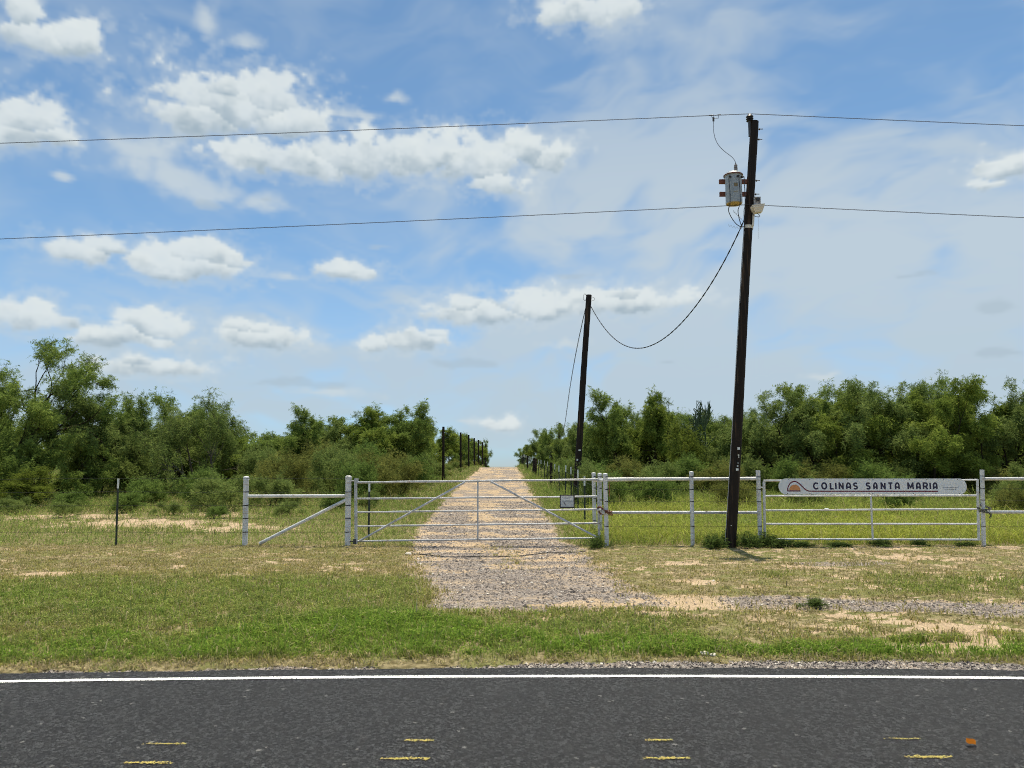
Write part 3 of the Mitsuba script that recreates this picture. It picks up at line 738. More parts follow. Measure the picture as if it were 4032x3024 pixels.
row('mesquite_by_track', ['upright_b', 'dome_c', 'upright_a'], [(-7.2, 55, 3.6, 4.0), (-7.4, 62, 3.8, 4.2), (-7.3, 70, 3.9, 4.0), (-7.2, 80, 3.9, 4.2), (-7.0, 90, 4.0, 4.4), (-6.6, 102, 4.3, 4.4), (-5.9, 113, 4.6, 4.6), (-5.0, 126, 5.0, 4.6)],
    '{} mesquite from the near end of the row behind the black posts', 'tree', 'trees behind the black posts', 'near')
row('scrub_bush', ['shrub_a', 'shrub_c', 'shrub_b'], [(-8.4, 28.5, 1.7, 2.4), (-6.9, 30, 1.8, 2.5), (-5.6, 29, 1.5, 2.2), (-4.6, 31, 1.6, 2.3), (-9.6, 30, 1.8, 2.6)],
    '{} bush from the left in the front of the thicket behind the braced posts', 'shrub', 'front of the thicket behind the braced posts', 'left')
row('scrub_bush', ['shrub_c', 'shrub_a', 'shrub_b'], [(-7.6, 33, 2.0, 2.8), (-5.8, 34, 1.9, 2.6), (-4.6, 36, 1.6, 2.3), (-11.0, 34, 1.9, 2.8), (-9.0, 36, 2.2, 3.0), (-6.8, 38, 2.2, 3.0), (-4.9, 41, 1.6, 2.3)],
    'brownish green bush in the back of the thicket behind the braced pipe posts', 'shrub', 'back of the thicket behind the braced posts')
row('scrub_bush', ['shrub_b', 'shrub_c'], [(-10.6, 26.2, 1.2, 2.0), (-9.1, 24.6, 1.1, 2.1), (-12.4, 26.0, 0.9, 1.8), (-7.9, 25.6, 1.0, 2.0)],
    '{} low bush from the left in the grass below the willowy trees', 'shrub', 'bushes below the willowy trees', 'left')
row('scrub_bush', ['shrub_c', 'shrub_a'], [(-5.0, 48, 1.2, 2.0), (-5.2, 54, 1.0, 2.0), (-5.1, 62, 0.9, 2.0), (-5.0, 70, 0.9, 2.0), (-5.0, 80, 0.8, 2.0), (-4.9, 92, 0.8, 2.0)],
    '{} low bush from the near end beside the black posts', 'shrub', 'bushes at the feet of the black posts', 'near')
# right of the track
row('mesquite_by_fence', ['dome_c', 'upright_b', 'dome_b'], [(2.6, 98, 3.2, 4.0), (3.2, 84, 3.4, 4.2), (3.6, 73, 3.6, 4.2), (4.3, 64, 3.6, 4.2), (4.6, 56, 3.7, 4.0), (4.4, 49, 3.5, 3.8)],
    '{} mesquite from the near end of the row behind the steel post fence', 'tree', 'trees behind the steel post fence', 'near')
plant('mesquite_tree', 'upright_a', 5.4, 37, 4.6, 3.4, 20, 'tall two topped mesquite just right of the middle utility pole')
plant('mesquite_tree', 'upright_b', 6.9, 37.5, 4.5, 2.8, 140, 'narrower mesquite touching the two topped one on its right')
plant('mesquite_tree', 'dome_c', 4.6, 41, 3.3, 3.6, None, 'rounded mesquite behind the middle utility pole')
plant('mesquite_tree', 'dome_b', 8.6, 40, 3.7, 3.6, None, 'low mesquite between the two topped one and the dark cactus')
plant('bright_shrub', 'bright', 7.35, 33, 2.9, 2.0, None, 'yellow green upright shrub left of the dark cactus', 'shrub')
plant('mesquite_tree', 'dome_a', 10.7, 40, 3.7, 3.6, None, 'feathery mesquite left of the near utility pole, right of the dark cactus')
plant('mesquite_tree', 'dome_b', 11.9, 37, 3.9, 3.8, None, 'feathery mesquite directly behind the near utility pole')
plant('mesquite_tree', 'dome_b', 11.0, 31.5, 4.0, 4.6, None, 'leftmost mesquite of the big clump above the sign')
plant('mesquite_tree', 'dome_a', 12.7, 31, 4.4, 5.2, 60, 'mesquite above the left end of the sign, second in the big clump')
plant('mesquite_tree', 'dome_b', 14.5, 30.5, 4.4, 5.2, 10, 'mesquite above the middle of the sign')
plant('mesquite_tree', 'dome_a', 15.8, 29, 4.4, 5.0, 200, 'mesquite above the right half of the sign with bare pale twigs below')
plant('mesquite_tree', 'dome_c', 17.6, 33.5, 4.9, 4.4, None, 'tallest mesquite of the big clump, rising above its back')
plant('mesquite_tree', 'dome_a', 17.6, 29.5, 4.3, 5.0, 300, 'mesquite above the right end of the sign gate')
plant('mesquite_tree', 'dome_b', 19.0, 29.8, 4.3, 4.6, 120, 'mesquite behind the last white post, right end of the big clump')
plant('mesquite_tree', 'dome_b', 16.9, 31.5, 4.4, 4.6, 30, 'mesquite between the one above the sign and the tallest of the clump')
plant('mesquite_tree', 'dome_a', 13.4, 33.5, 4.4, 4.8, 250, 'mesquite showing between the left trees of the big clump')
plant('mesquite_tree', 'dome_c', 18.6, 33, 4.4, 4.8, 170, 'mesquite at the back of the right end of the big clump')
plant('mesquite_tree', 'dome_c', 21.3, 31.5, 2.9, 4.2, None, 'mesquite cut off by the right edge of the picture')
row('mesquite_scrub', ['dome_c', 'dome_b'], [(9.6, 36, 3.0, 4.0), (13.4, 36, 4.0, 5), (16, 36, 4.2, 5), (19.5, 36, 3.8, 5), (23.5, 36, 2.6, 5), (6.4, 45, 3.5, 4.5), (9.0, 47, 3.5, 4.5), (12.0, 46, 3.8, 4.5), (14.8, 33, 4.5, 5), (10.3, 34, 3.4, 4.2), (8.0, 43, 3.6, 4.5), (7.6, 40, 3.7, 4.2), (9.9, 42, 3.9, 4.4), (6.0, 41, 3.6, 4.2)],
    'mesquite crown filling the gaps behind the right hand clump', 'tree', 'scrub behind the right hand clump')
row('scrub_bush', ['shrub_c', 'shrub_b', 'shrub_a'], [(2.9, 34, 1.5, 2.2), (3.3, 29.5, 1.4, 2.2), (4.4, 30.5, 1.6, 2.4), (5.6, 29.5, 1.4, 2.4), (6.7, 30.5, 1.6, 2.5), (7.9, 29, 1.4, 2.4), (9.0, 30.2, 1.6, 2.4), (10.1, 29, 1.5, 2.3), (11.2, 28.4, 1.4, 2.2)],
    '{} low bush from the left in the row behind the white pipe fence', 'shrub', 'bushes behind the white pipe fence', 'left')
plant('scrub_bush', 'shrub_c', 2.42, 24.7, 1.55, 1.7, None, 'rounded bush hiding the foot of the middle utility pole', 'shrub')
plant('scrub_bush', 'shrub_b', 3.45, 25.6, 1.2, 2.0, None, 'bush just right of the foot of the middle utility pole', 'shrub')
row('scrub_bush', ['shrub_b', 'shrub_c'], [(2.9, 40, 1.5, 2.3), (3.0, 46, 1.4, 2.2)], '{} bush beyond the middle utility pole along the steel post fence', 'shrub', 'bushes along the steel post fence', 'near')
row('scrub_bush', ['shrub_b', 'shrub_c', 'shrub_a'], [(12.6, 27.6, 1.4, 2.2), (18.3, 27.2, 1.4, 2.3), (19.8, 27.6, 1.6, 2.4), (21.3, 27.4, 1.5, 2.4), (13.8, 28.6, 1.3, 2.0), (17.0, 27.6, 1.2, 2.0)],
    '{} low bush from the left under the big mesquite clump behind the sign gate', 'shrub', 'bushes under the big clump', 'left')
row('weed_clump', ['shrub_c', 'shrub_b'], [(-12.9, 22.6, 0.45, 0.9), (-11.6, 23.6, 0.6, 1.1), (-10.1, 22.9, 0.4, 0.8), (-13.8, 24.3, 0.6, 1.2), (-14.9, 23.3, 0.5, 1.0), (-8.4, 22.4, 0.35, 0.8), (-6.6, 23.0, 0.45, 0.9), (-5.6, 24.4, 0.6, 1.1), (-4.6, 25.5, 0.6, 1.0)],
    '{} weed clump from the left on the sandy ground behind the left fence', 'weed', 'weed clumps behind the left fence', 'left')
row('weed_clump', ['shrub_b', 'shrub_a', 'shrub_c'], [(4.9, 25.5, 1.1, 1.6), (7.0, 24.6, 0.9, 1.5), (9.4, 25.2, 1.0, 1.6), (11.6, 23.6, 0.8, 1.2), (14.6, 22.6, 0.9, 1.1), (16.2, 25.0, 1.0, 1.5), (13.0, 25.4, 1.0, 1.5), (18.2, 24.5, 0.9, 1.4)],
    '{} weed clump from the left in the tall grass behind the white fence', 'weed', 'weed clumps behind the white fence', 'left')
row('weed_clump', ['weed'], [(4.05, 15.75, 0.26, 0.6), (4.75, 15.8, 0.30, 0.55), (5.15, 16.0, 0.28, 0.6), (4.45, 16.15, 0.3, 0.5)],
    '{} dark weed from the left at the foot of the near utility pole', 'weed', 'weeds at the pole foot', 'left')
row('weed_clump', ['weed'], [(5.5, 16.12, 0.15, 0.8), (5.95, 16.2, 0.09, 0.7), (6.7, 16.1, 0.07, 0.8), (7.62, 16.12, 0.12, 0.6), (8.42, 16.1, 0.12, 0.4), (9.45, 16.15, 0.07, 0.6)], '{} small weed from the left under the sign gate', 'weed', 'weeds under the sign gate', 'left')
plant('weed_clump', 'weed', 1.75, 15.7, 0.25, 0.45, None, 'dark weed at the right foot of the closed track gate', 'weed')
plant('weed_clump', 'weed', 3.55, 9.3, 0.09, 0.36, None, 'grey green weed growing in the gravel side track', 'weed')

# cactus: stacked stiff joints
rng = np.random.default_rng(77)
joints, todo = [], [(np.array([0, 0, -0.1]), np.array([0.06, 0, 1.0]), 0.055, 0)]
while todo:
    p, d, r, lev = todo.pop()
    L = rng.uniform(0.45, 0.7) if lev < 3 else rng.uniform(0.14, 0.34)
    d = d / np.linalg.norm(d)
    q = p + d * L
    joints.append(polytube([p, p + d * L * 0.12, p + d * L * 0.5, p + d * L * 0.9, q], [r * 0.6, r, r * 1.08, r * 0.95, r * 0.5], 7))
    if lev < 8:
        for _ in range(1 if lev < 1 else 2 if lev < 2 else int(rng.integers(1, 4)) if lev < 6 else int(rng.integers(1, 3))):
            e = d + rng.normal(0, 0.5 if lev else 0.15, 3) + [0, 0, 0.3]
            todo.append((q - d * 0.03, e, max(r * 0.8, 0.017), lev + 1))
stem = trimesh.util.concatenate(joints)
stem.apply_scale([0.75 / (np.percentile(np.abs(stem.vertices[:, 0]), 98)), 0.75 / (np.percentile(np.abs(stem.vertices[:, 1]), 98)), 4.0 / stem.vertices[:, 2].max()])
stem.apply_translation([8.45, 33.5, float(terrain(np.array([8.45]), np.array([33.5]))[0])])
CACTUS = mat('m_cactus', plastic((0.05, 0.085, 0.033), 0.6))
add('tree_cactus', stem, CACTUS, smooth=50)
tag('tree_cactus', 'dark stiff branching cactus standing above the scrub left of the near utility pole', 'cactus')

# far scrub that closes the view behind the separate trees
rng = np.random.default_rng(91)
cx, cy = rng.uniform(-95, 105, 520), rng.uniform(48, 130, 520)
ok = (np.abs(cx + 0.5) > 7.5 + 0.02 * cy) & (np.abs(cx) < 0.85 * cy + 6)
cx, cy = cx[ok], cy[ok]
k = rng.integers(0, len(cx), 110000)
u = rng.normal(0, 1, (len(k), 3))
u /= np.linalg.norm(u, axis=1, keepdims=True)
rr = rng.uniform(0.55, 1.0, (len(k), 1)) ** 0.5
sz = rng.uniform(1.3, 2.2, len(cx))[k, None]
p = np.stack([cx[k], cy[k], terrain(cx[k], cy[k]) + 1.5], 1) + u * rr * np.hstack([sz, sz, 0 * sz + 1.55]) * (0.8 + 0.4 * meshkit.noise(u * 2.5 + k[:, None] * 7.3))[:, None]
v = (p[:, None] + rng.normal(0, 0.085, (len(k), 3, 3))).reshape(-1, 3)
c = lerp((0.11, 0.175, 0.05), (0.235, 0.31, 0.095), np.clip(rng.normal(0.5, 0.3, len(k)), 0, 1))
scene['distant_scrub'] = mikit.ply((v, np.arange(len(v)).reshape(-1, 3)), LEAF, color=np.repeat(c, 3, axis=0))
tag('distant_scrub', 'far mass of mesquite scrub closing the view behind the nearer trees', 'scrub', kind='stuff')


# ------------------------------------------------------------------ fences and gates
FY = 16.3
GZ = -0.10


def pipe_post(holder, x, y, top, r, bsdf, lean=0.0, name='post', cap=True):
    b, t = np.array([x, y, GZ]), np.array([x + lean, y, top - (r * 0.55 if cap else 0)])
    k = add(f'{holder}__{name}', tube(b, t, r, n=20), bsdf, smooth=40)
    if cap:
        d = (t - b) / np.linalg.norm(t - b)
        add(k + '__cap', lathe([(r * 1.12, -0.05), (r * 1.12, 0.0), (r * 1.0, r * 0.3), (r * 0.6, r * 0.52), (0.001, r * 0.58)], t, 20, d), bsdf, smooth=50)
    return k


def strand(pts, r, sag=0.02, n=24, barbs=True, seed=0):
    """a wire through the points with a little sag between them, with barbs"""
    out = []
    rng = np.random.default_rng(seed)
    pts = [np.asarray(p, float) for p in pts]
    for a, b in zip(pts[:-1], pts[1:]):
        u = np.linspace(0, 1, n)[:, None]
        q = a + (b - a) * u
        q[:, 2] -= sag * 4 * u[:, 0] * (1 - u[:, 0]) * np.linalg.norm(b - a) * 0.12
        out.append(polytube(q, r, 5, cap=False))
        if barbs:
            for s in np.arange(0.1, np.linalg.norm(b - a), 0.14):
                c = a + (b - a) * s / np.linalg.norm(b - a)
                c[2] -= sag * 4 * (s / np.linalg.norm(b - a)) * (1 - s / np.linalg.norm(b - a)) * np.linalg.norm(b - a) * 0.12
                e = rng.normal(0, 1, 3)
                e *= 0.014 / np.linalg.norm(e)
                out.append(tube(c - e, c + e, r * 0.8, n=3, cap=False))
    return trimesh.util.concatenate(out)


def wrap(x, y, z, r):
    a = np.linspace(0, 2 * np.pi, 25)
    return [polytube(np.stack([x + (r + 0.002) * np.cos(a), y + (r + 0.002) * np.sin(a), z + k * 0.006 + 0.004 * np.sin(a + k)], 1), 0.0032, 5, cap=False) for k in (-1, 0, 1)]


def t_post(x, y, top, tip=0.20, lean=0.0):
    """rolled steel T section with studs, and its white painted top"""
    prof = unary_union([box(-0.021, -0.003, 0.021, 0.003), box(-0.003, 0.0, 0.003, 0.036)])
    z0 = float(terrain(np.array([x]), np.array([y]))[0]) - 0.06
    lo = extrude(prof, top - tip - z0)
    lo.apply_translation([x, y, z0])
    studs = [bx([x, y - 0.006, z], [0.012, 0.008, 0.014]) for z in np.arange(z0 + 0.25, top - tip - 0.03, 0.055)]
    hi = extrude(prof, tip)
    hi.apply_translation([x, y, top - tip])
    body = trimesh.util.concatenate([lo] + studs)
    for m in (body, hi):
        v = np.array(m.vertices)
        v[:, 0] += lean * (v[:, 2] - z0)
        m.vertices = v
    return body, hi


# left wire fence: one steel T-post, two white pipe posts with rail and brace, five strands
H = 'wire_fence'
tag(H, 'barbed wire fence with a braced pair of white pipe posts left of the track gate', 'fence')
body, hi = t_post(-8.25, FY, 1.35, 0.21, -0.022)
k = add(H + '__steel_post', body, GREEN_POST)
add(k + '__tip', hi, TIP)
tag(k, 'thin dark green steel post with a white top')
pipe_post(H, -5.565, FY, 1.395, 0.056, WHITE, -0.027)
pipe_post(H, -3.424, FY, 1.41, 0.060, WHITE, -0.016)
add(H + '__rail', tube([-5.57, FY, 0.975], [-3.44, FY, 0.985], 0.036, n=18), WHITE, smooth=40)
add(H + '__brace', tube([-5.26, FY, 0.0], [-3.44, FY, 0.92], 0.036, n=18), WHITE, smooth=40)
for i, z in enumerate((1.35, 1.07, 0.79, 0.52, 0.24)):
    w = [strand([(-17, FY, z), (-8.25 - 0.022 * z, FY - 0.012, z), (-5.57 - 0.016 * z, FY - 0.06, z), (-3.43, FY - 0.065, z - 0.01)], 0.0026, seed=i)]
    w += wrap(-5.567 - 0.016 * z, FY, z, 0.056) + wrap(-3.425 - 0.011 * z, FY, z, 0.060)
    add(H + '__wire', w, WIRE, smooth=60)

body, hi = t_post(-3.17, 17.3, 1.24, 0.20, -0.01)
add('steel_post__shaft', body, GREEN_POST)
add('steel_post__tip', hi, TIP)
tag('steel_post', 'lone dark steel post seen through the left end of the track gate', 'post')

# the closed track gate
H = 'track_gate'
tag(H, 'wide galvanized five bar pipe gate closed across the gravel track', 'gate')
GX0, GX1, GYL, GYR = -3.26, 1.84, FY - 0.05, FY + 0.20
gy_at = lambda x: GYL + (GYR - GYL) * (x - GX0) / (GX1 - GX0)
add(H + '__stile', tube([GX0 + 0.02, GYL, 0.0], [GX0 - 0.02, GYL, 1.345], 0.033, n=16), GREY, smooth=40)
tops = [(1.265, 1.325), (0.927, 0.968), (0.648, 0.697), (0.360, 0.408), (0.055, 0.10)]
for i, (a, b) in enumerate(tops):
    add(H + '__bar', tube([GX0 + 0.03, GYL, a], [GX1 - 0.02, GYR, b * 1.0 - 0.003], 0.023 if i == 0 else 0.019, n=14), GREY, smooth=40)
add(H + '__stile', tube([GX1, GYR, 0.075], [GX1 - 0.005, GYR, 1.33], 0.026, n=16), GREY, smooth=40)
add(H + '__upright', tube([-0.716, gy_at(-0.7) - 0.03, 0.062], [-0.721, gy_at(-0.7) - 0.03, 1.29], 0.017, n=12), GREY, smooth=40)
add(H + '__brace', tube([-3.17, gy_at(-3.1) - 0.035, 0.06], [-0.99, gy_at(-1.0) - 0.035, 1.27], 0.021, n=12), GREY, smooth=40)
add(H + '__brace', tube([-0.45, gy_at(-0.45) - 0.035, 1.28], [1.80, gy_at(1.8) - 0.035, 0.11], 0.021, n=12), GREY, smooth=40)
for z in (1.30, 0.05):
    add(H + '__hinge', [tube([-3.42, FY, z], [-3.25, GYL, z], 0.014, n=10), tube([-3.26, GYL, z - 0.05], [-3.26, GYL, z + 0.05], 0.042, n=14)], DARKMETAL if z < 1 else GALV, smooth=40)

# notice hanging on the gate
H = 'gate_notice'
tag(H, 'small white notice in a black frame hung between the bars of the track gate', 'sign')
ny_ = gy_at(1.16) - 0.035
fr = box(1.012, 0.725, 1.325, 1.0).difference(box(1.030, 0.752, 1.300, 0.985))
add(H + '__frame', upright(extrude(fr, 0.018), 0, ny_, 0), BLACK)
add(H + '__panel', bx([1.165, ny_ - 0.006, 0.868], [0.276, 0.006, 0.236]), mat('m_notice', plastic((0.62, 0.64, 0.66), 0.35)))
rng = np.random.default_rng(4)
pr = []
for z, x0, x1, s in ((0.948, 1.06, 1.25, 0.011), (0.925, 1.09, 1.22, 0.011)):
    x = x0
    while x < x1:
        wd = rng.uniform(0.006, 0.016)
        pr.append(bx([x + wd / 2, ny_ - 0.0105, z], [wd, 0.002, s * rng.uniform(0.6, 1.0)]))
        x += wd + rng.uniform(0.003, 0.007)
add(H + '__print', pr, INK)
pic = box(1.040, 0.762, 1.285, 0.895)
add(H + '__picture', upright(extrude(pic, 0.002), 0, ny_ - 0.0092, 0), mat('m_pict', plastic((0.42, 0.46, 0.49), 0.4)))
add(H + '__picture__figure', upright(extrude(unary_union([LineString([(1.10, 0.84), (1.12, 0.81), (1.135, 0.785)]).buffer(0.012), LineString([(1.06, 0.862), (1.20, 0.875), (1.28, 0.855)]).buffer(0.004)]), 0.002), 0, ny_ - 0.0115, 0), INK)
for x, za, zb in ((1.06, 0.995, 0.955), (1.27, 0.995, 0.955), (1.06, 0.73, 0.70), (1.27, 0.73, 0.70)):
    add(H + '__hook', tube([x, ny_ - 0.005, za], [x, ny_ + 0.02, zb], 0.004, n=6), DARKMETAL)

# white pipe fence from the track gate to the sign gate; its first posts turn back along the track
H = 'pipe_fence'
tag(H, 'white two rail pipe fence between the track gate and the sign gate', 'fence')
pipe_post(H, 1.979, FY, 1.46, 0.046, WHITE, -0.02)
pipe_post(H, 1.974, 17.45, 1.455, 0.045, WHITE, 0.001)
pipe_post(H, 1.941, 18.3, 1.46, 0.045, WHITE, -0.013)
pipe_post(H, 3.767, FY, 1.50, 0.042, WHITE, 0.006)
pipe_post(H, 5.177, FY, 1.52, 0.044, WHITE, 0.001, cap=False)
add(H + '__rail', [tube([1.97, FY + 0.01, 1.322], [2.55, FY, 1.332], 0.041, n=18), tube([2.5, FY, 1.330], [5.19, FY, 1.345], 0.036, n=18)], WHITE, smooth=40)
add(H + '__rail', tube([1.98, FY, 0.64], [5.20, FY, 0.64], 0.033, n=18), GREY, smooth=40)
add(H + '__rail', tube([1.965, FY, 1.315], [1.94, 18.3, 1.27], 0.034, n=18), WHITE, smooth=40)
add(H + '__reflector', bx([2.045, FY - 0.02, 1.12], [0.008, 0.03, 0.29]), RED)
tag(H + '__reflector', 'dark red strip on the side of the corner post')
for i, z in enumerate((1.385, 1.12, 0.87, 0.36)):
    w = [strand([(1.95, 18.3 - 0.05, z - 0.02), (1.985, 17.4, z - 0.01), (1.98, FY - 0.05, z), (3.77, FY - 0.045, z), (5.177, FY - 0.05, z)], 0.0026, seed=20 + i)]
    w += wrap(1.972, FY, z, 0.046) + wrap(1.975, 17.45, z - 0.01, 0.045) + wrap(1.94, 18.3, z - 0.02, 0.045) + wrap(3.77, FY, z, 0.042) + wrap(5.177, FY, z, 0.044)
    add(H + '__wire', w, WIRE, smooth=60)
H = 'pipe_fence_001'
tag(H, 'white two rail pipe fence running off the right edge from the last post', 'fence')
pipe_post(H, 9.828, FY, 1.53, 0.042, WHITE, 0.068, cap=False)
add(H + '__rail', tube([9.94, FY, 1.342], [14.5, FY, 1.345], 0.036, n=18), WHITE, smooth=40)
add(H + '__rail', tube([9.94, FY, 0.648], [14.5, FY, 0.645], 0.034, n=18), GREY, smooth=40)
pipe_post(H, 12.6, FY, 1.52, 0.040, WHITE, -0.02, cap=False)
for i, z in enumerate((1.40, 1.14, 0.90, 0.36)):
    add(H + '__wire', [strand([(9.93, FY - 0.045, z), (12.58, FY - 0.045, z), (14.5, FY - 0.045, z)], 0.0026, seed=30 + i)] + wrap(9.833 + 0.043 * z, FY, z, 0.042) + wrap(12.58, FY, z, 0.04), WIRE, smooth=60)

# the sign gate
H = 'sign_gate'
tag(H, 'white pipe gate carrying the long ranch name board', 'gate')
SY = FY - 0.06
add(H + '__stile', tube([5.255, SY, 0.08], [5.277, SY, 1.285], 0.027, n=16), WHITE, smooth=40)
add(H + '__stile', tube([9.70, SY, 0.075], [9.75, SY, 1.335], 0.027, n=16), WHITE, smooth=40)
for a, b in ((1.30, 1.318), (0.985, 0.994), (0.686, 0.715), (0.408, 0.408), (0.100, 0.085)):
    add(H + '__bar', tube([5.27, SY, a], [9.725 + 0.02 * b, SY, b], 0.021, n=14), WHITE, smooth=40)
add(H + '__upright', tube([7.495, SY - 0.002, 0.09], [7.50, SY - 0.002, 0.99], 0.020, n=12), WHITE, smooth=40)
for z in (1.16, 0.18):
    add(H + '__hinge', tube([5.18, FY, z], [5.265, SY, z], 0.013, n=10), GALV, smooth=40)

# the ranch name board
H = 'name_board'
tag(H, 'long white rounded board with navy ranch name lettering on the right gate', 'sign')
m_ = 0.000973
bx_ = lambda zx: 5.569 + (zx - 95) * m_
bz_ = lambda zy: 1.347 - (zy - 130) * m_
BY = SY - 0.026
bw, bh = 4042 * m_, 0.327
rr_ = 0.155
plate = box(bx_(95) + rr_, bz_(130) - bh + 0.0, bx_(4137) - rr_, bz_(130)).union(Polygon([(bx_(95) + rr_ + rr_ * math.sin(a) * s, bz_(130) - bh / 2 + bh / 2 * math.cos(a)) for s in (1,) for a in np.linspace(0, 2 * math.pi, 60)])) \
    .union(Polygon([(bx_(4137) - rr_ + rr_ * math.sin(a), bz_(130) - bh / 2 + bh / 2 * math.cos(a)) for a in np.linspace(0, 2 * math.pi, 60)]))
add(H + '__panel', upright(extrude(plate, 0.004), 0, BY, 0), SIGN)


def arc(cx, cy, rx, ry, a0, a1, n=16):
    return [(cx + rx * math.cos(math.radians(a)), cy + ry * math.sin(math.radians(a))) for a in np.linspace(a0, a1, n)]


GLYPH = {'C': [arc(0.5, 0.5, 0.42, 0.42, 38, 322, 24)], 'O': [arc(0.5, 0.5, 0.42, 0.42, 0, 360, 32)], 'L': [[(0.08, 0.92), (0.08, 0.08), (0.95, 0.08)]], 'I': [[(0.5, 0.95), (0.5, 0.05)]],
         'N': [[(0.09, 0.05), (0.09, 0.92), (0.91, 0.08), (0.91, 0.95)]], 'A': [[(0.09, 0.03)] + [(0.09, 0.5)] + arc(0.5, 0.5, 0.41, 0.42, 180, 0, 18) + [(0.91, 0.03)], [(0.09, 0.33), (0.91, 0.33)]],
         'S': [arc(0.5, 0.70, 0.36, 0.22, 25, 270, 16) + arc(0.5, 0.28, 0.38, 0.21, 90, -155, 16)], 'T': [[(0.03, 0.92), (0.97, 0.92)], [(0.5, 0.92), (0.5, 0.03)]],
         'M': [[(0.07, 0.03), (0.07, 0.92), (0.5, 0.25), (0.93, 0.92), (0.93, 0.03)]], 'R': [[(0.10, 0.03), (0.10, 0.92), (0.55, 0.92)] + arc(0.58, 0.68, 0.30, 0.24, 90, -90, 12) + [(0.10, 0.44)], [(0.48, 0.44), (0.92, 0.03)]]}
SPOTS = [('C', 825, 975), ('O', 1000, 1150), ('L', 1185, 1298), ('I', 1310, 1342), ('N', 1375, 1505), ('A', 1535, 1660), ('S', 1683, 1810), ('S', 1955, 2085), ('A', 2117, 2230), ('N', 2275, 2405), ('T', 2432, 2565),
         ('A', 2582, 2707), ('M', 2850, 3008), ('A', 3038, 3158), ('R', 3180, 3318), ('I', 3335, 3368), ('A', 3397, 3519)]
for ch, x0, x1 in SPOTS:
    w, hh, r = (x1 - x0) * m_, 0.164, 0.0172
    strokes = [LineString([(bx_(x0) + r + q[0] * (w - 2 * r) if ch != 'I' else (bx_(x0) + bx_(x1)) / 2, bz_(372) + r * 0.6 + q[1] * (hh - 1.2 * r)) for q in s]).buffer(r, cap_style=2, join_style=1) for s in GLYPH[ch]]
    add(H + '__letter', upright(extrude(unary_union(strokes), 0.0015), 0, BY - 0.0041, 0), NAVY)
swoop = [(290, 400), (292, 340), (318, 275), (368, 215), (440, 192), (490, 205), (540, 240), (590, 288), (640, 338), (690, 376), (735, 395), (790, 401)]
cs = CubicSpline(np.arange(len(swoop)), np.array(swoop, float))(np.linspace(0, len(swoop) - 1, 80))
red = unary_union([LineString([(bx_(a), bz_(b)) for a, b in cs] + [(bx_(3517), bz_(403))]).buffer(0.0125, cap_style=2), box(bx_(277), bz_(408), bx_(565), bz_(379))])
add(H + '__swoop_line', upright(extrude(red, 0.0015), 0, BY - 0.0041, 0), MAROON)
tag(H + '__swoop_line', 'maroon line arching over the half sun and underlining the name')
sun_ = Polygon([(bx_(442) + 0.117 * math.cos(a), bz_(377) + 0.115 * math.sin(a)) for a in np.linspace(0, math.pi, 40)])
add(H + '__half_sun', upright(extrude(sun_, 0.0013), 0, BY - 0.0041, 0), ORANGE)
tag(H + '__half_sun', 'orange half disc of a rising sun')
rng = np.random.default_rng(6)
pr = []
for zy, x0, x1, hgt in ((326, 3612, 3935, 20), (364, 3662, 3900, 17)):
    x = x0
    while x < x1:
        wd = rng.uniform(8, 15)
        pr.append(bx([bx_(x + wd / 2), BY - 0.005, bz_(zy)], [wd * m_, 0.0015, hgt * m_ * rng.uniform(0.6, 1.0)]))
        x += wd + rng.uniform(3, 6) + (10 if rng.random() < 0.12 else 0)
add(H + '__small_print', pr, INK)
for zx, zy in [(q, 150) for q in (310, 770, 1095, 1575, 2050, 2130, 2577, 2917, 3287, 3642, 3942)] + [(q, 450) for q in (280, 765, 1235, 1625, 2030, 2110, 2582, 2987, 3467, 3967)]:
    add(H + '__screw', lathe([(0.010, 0.0), (0.009, 0.004), (0.005, 0.006), (0.0005, 0.0065)], [bx_(zx), BY - 0.004, bz_(zy)], 8, (0, -1, 0)), DARKMETAL)


# chains that lock the gates
def chain(points, link=0.05, r=0.006):
    pts = CubicSpline(np.arange(len(points)), np.array(points, float))(np.linspace(0, len(points) - 1, 200))
    s = np.concatenate([[0], np.cumsum(np.linalg.norm(np.diff(pts, axis=0), axis=1))])
    out = []
    for i, d in enumerate(np.arange(link / 2, s[-1], link * 0.72)):
        c = np.array([np.interp(d, s, pts[:, k]) for k in range(3)])
        t = np.array([np.interp(d + 0.01, s, pts[:, k]) for k in range(3)]) - np.array([np.interp(d - 0.01, s, pts[:, k]) for k in range(3)])
        t, a, b = frame(t)
        e = a if i % 2 else b
        ang = np.linspace(0, 2 * np.pi, 13)
        ring = c + np.outer(np.cos(ang) * link / 2, t) + np.outer(np.sin(ang) * link * 0.32, e)
        out.append(polytube(ring, r, 5, cap=False))
    return out


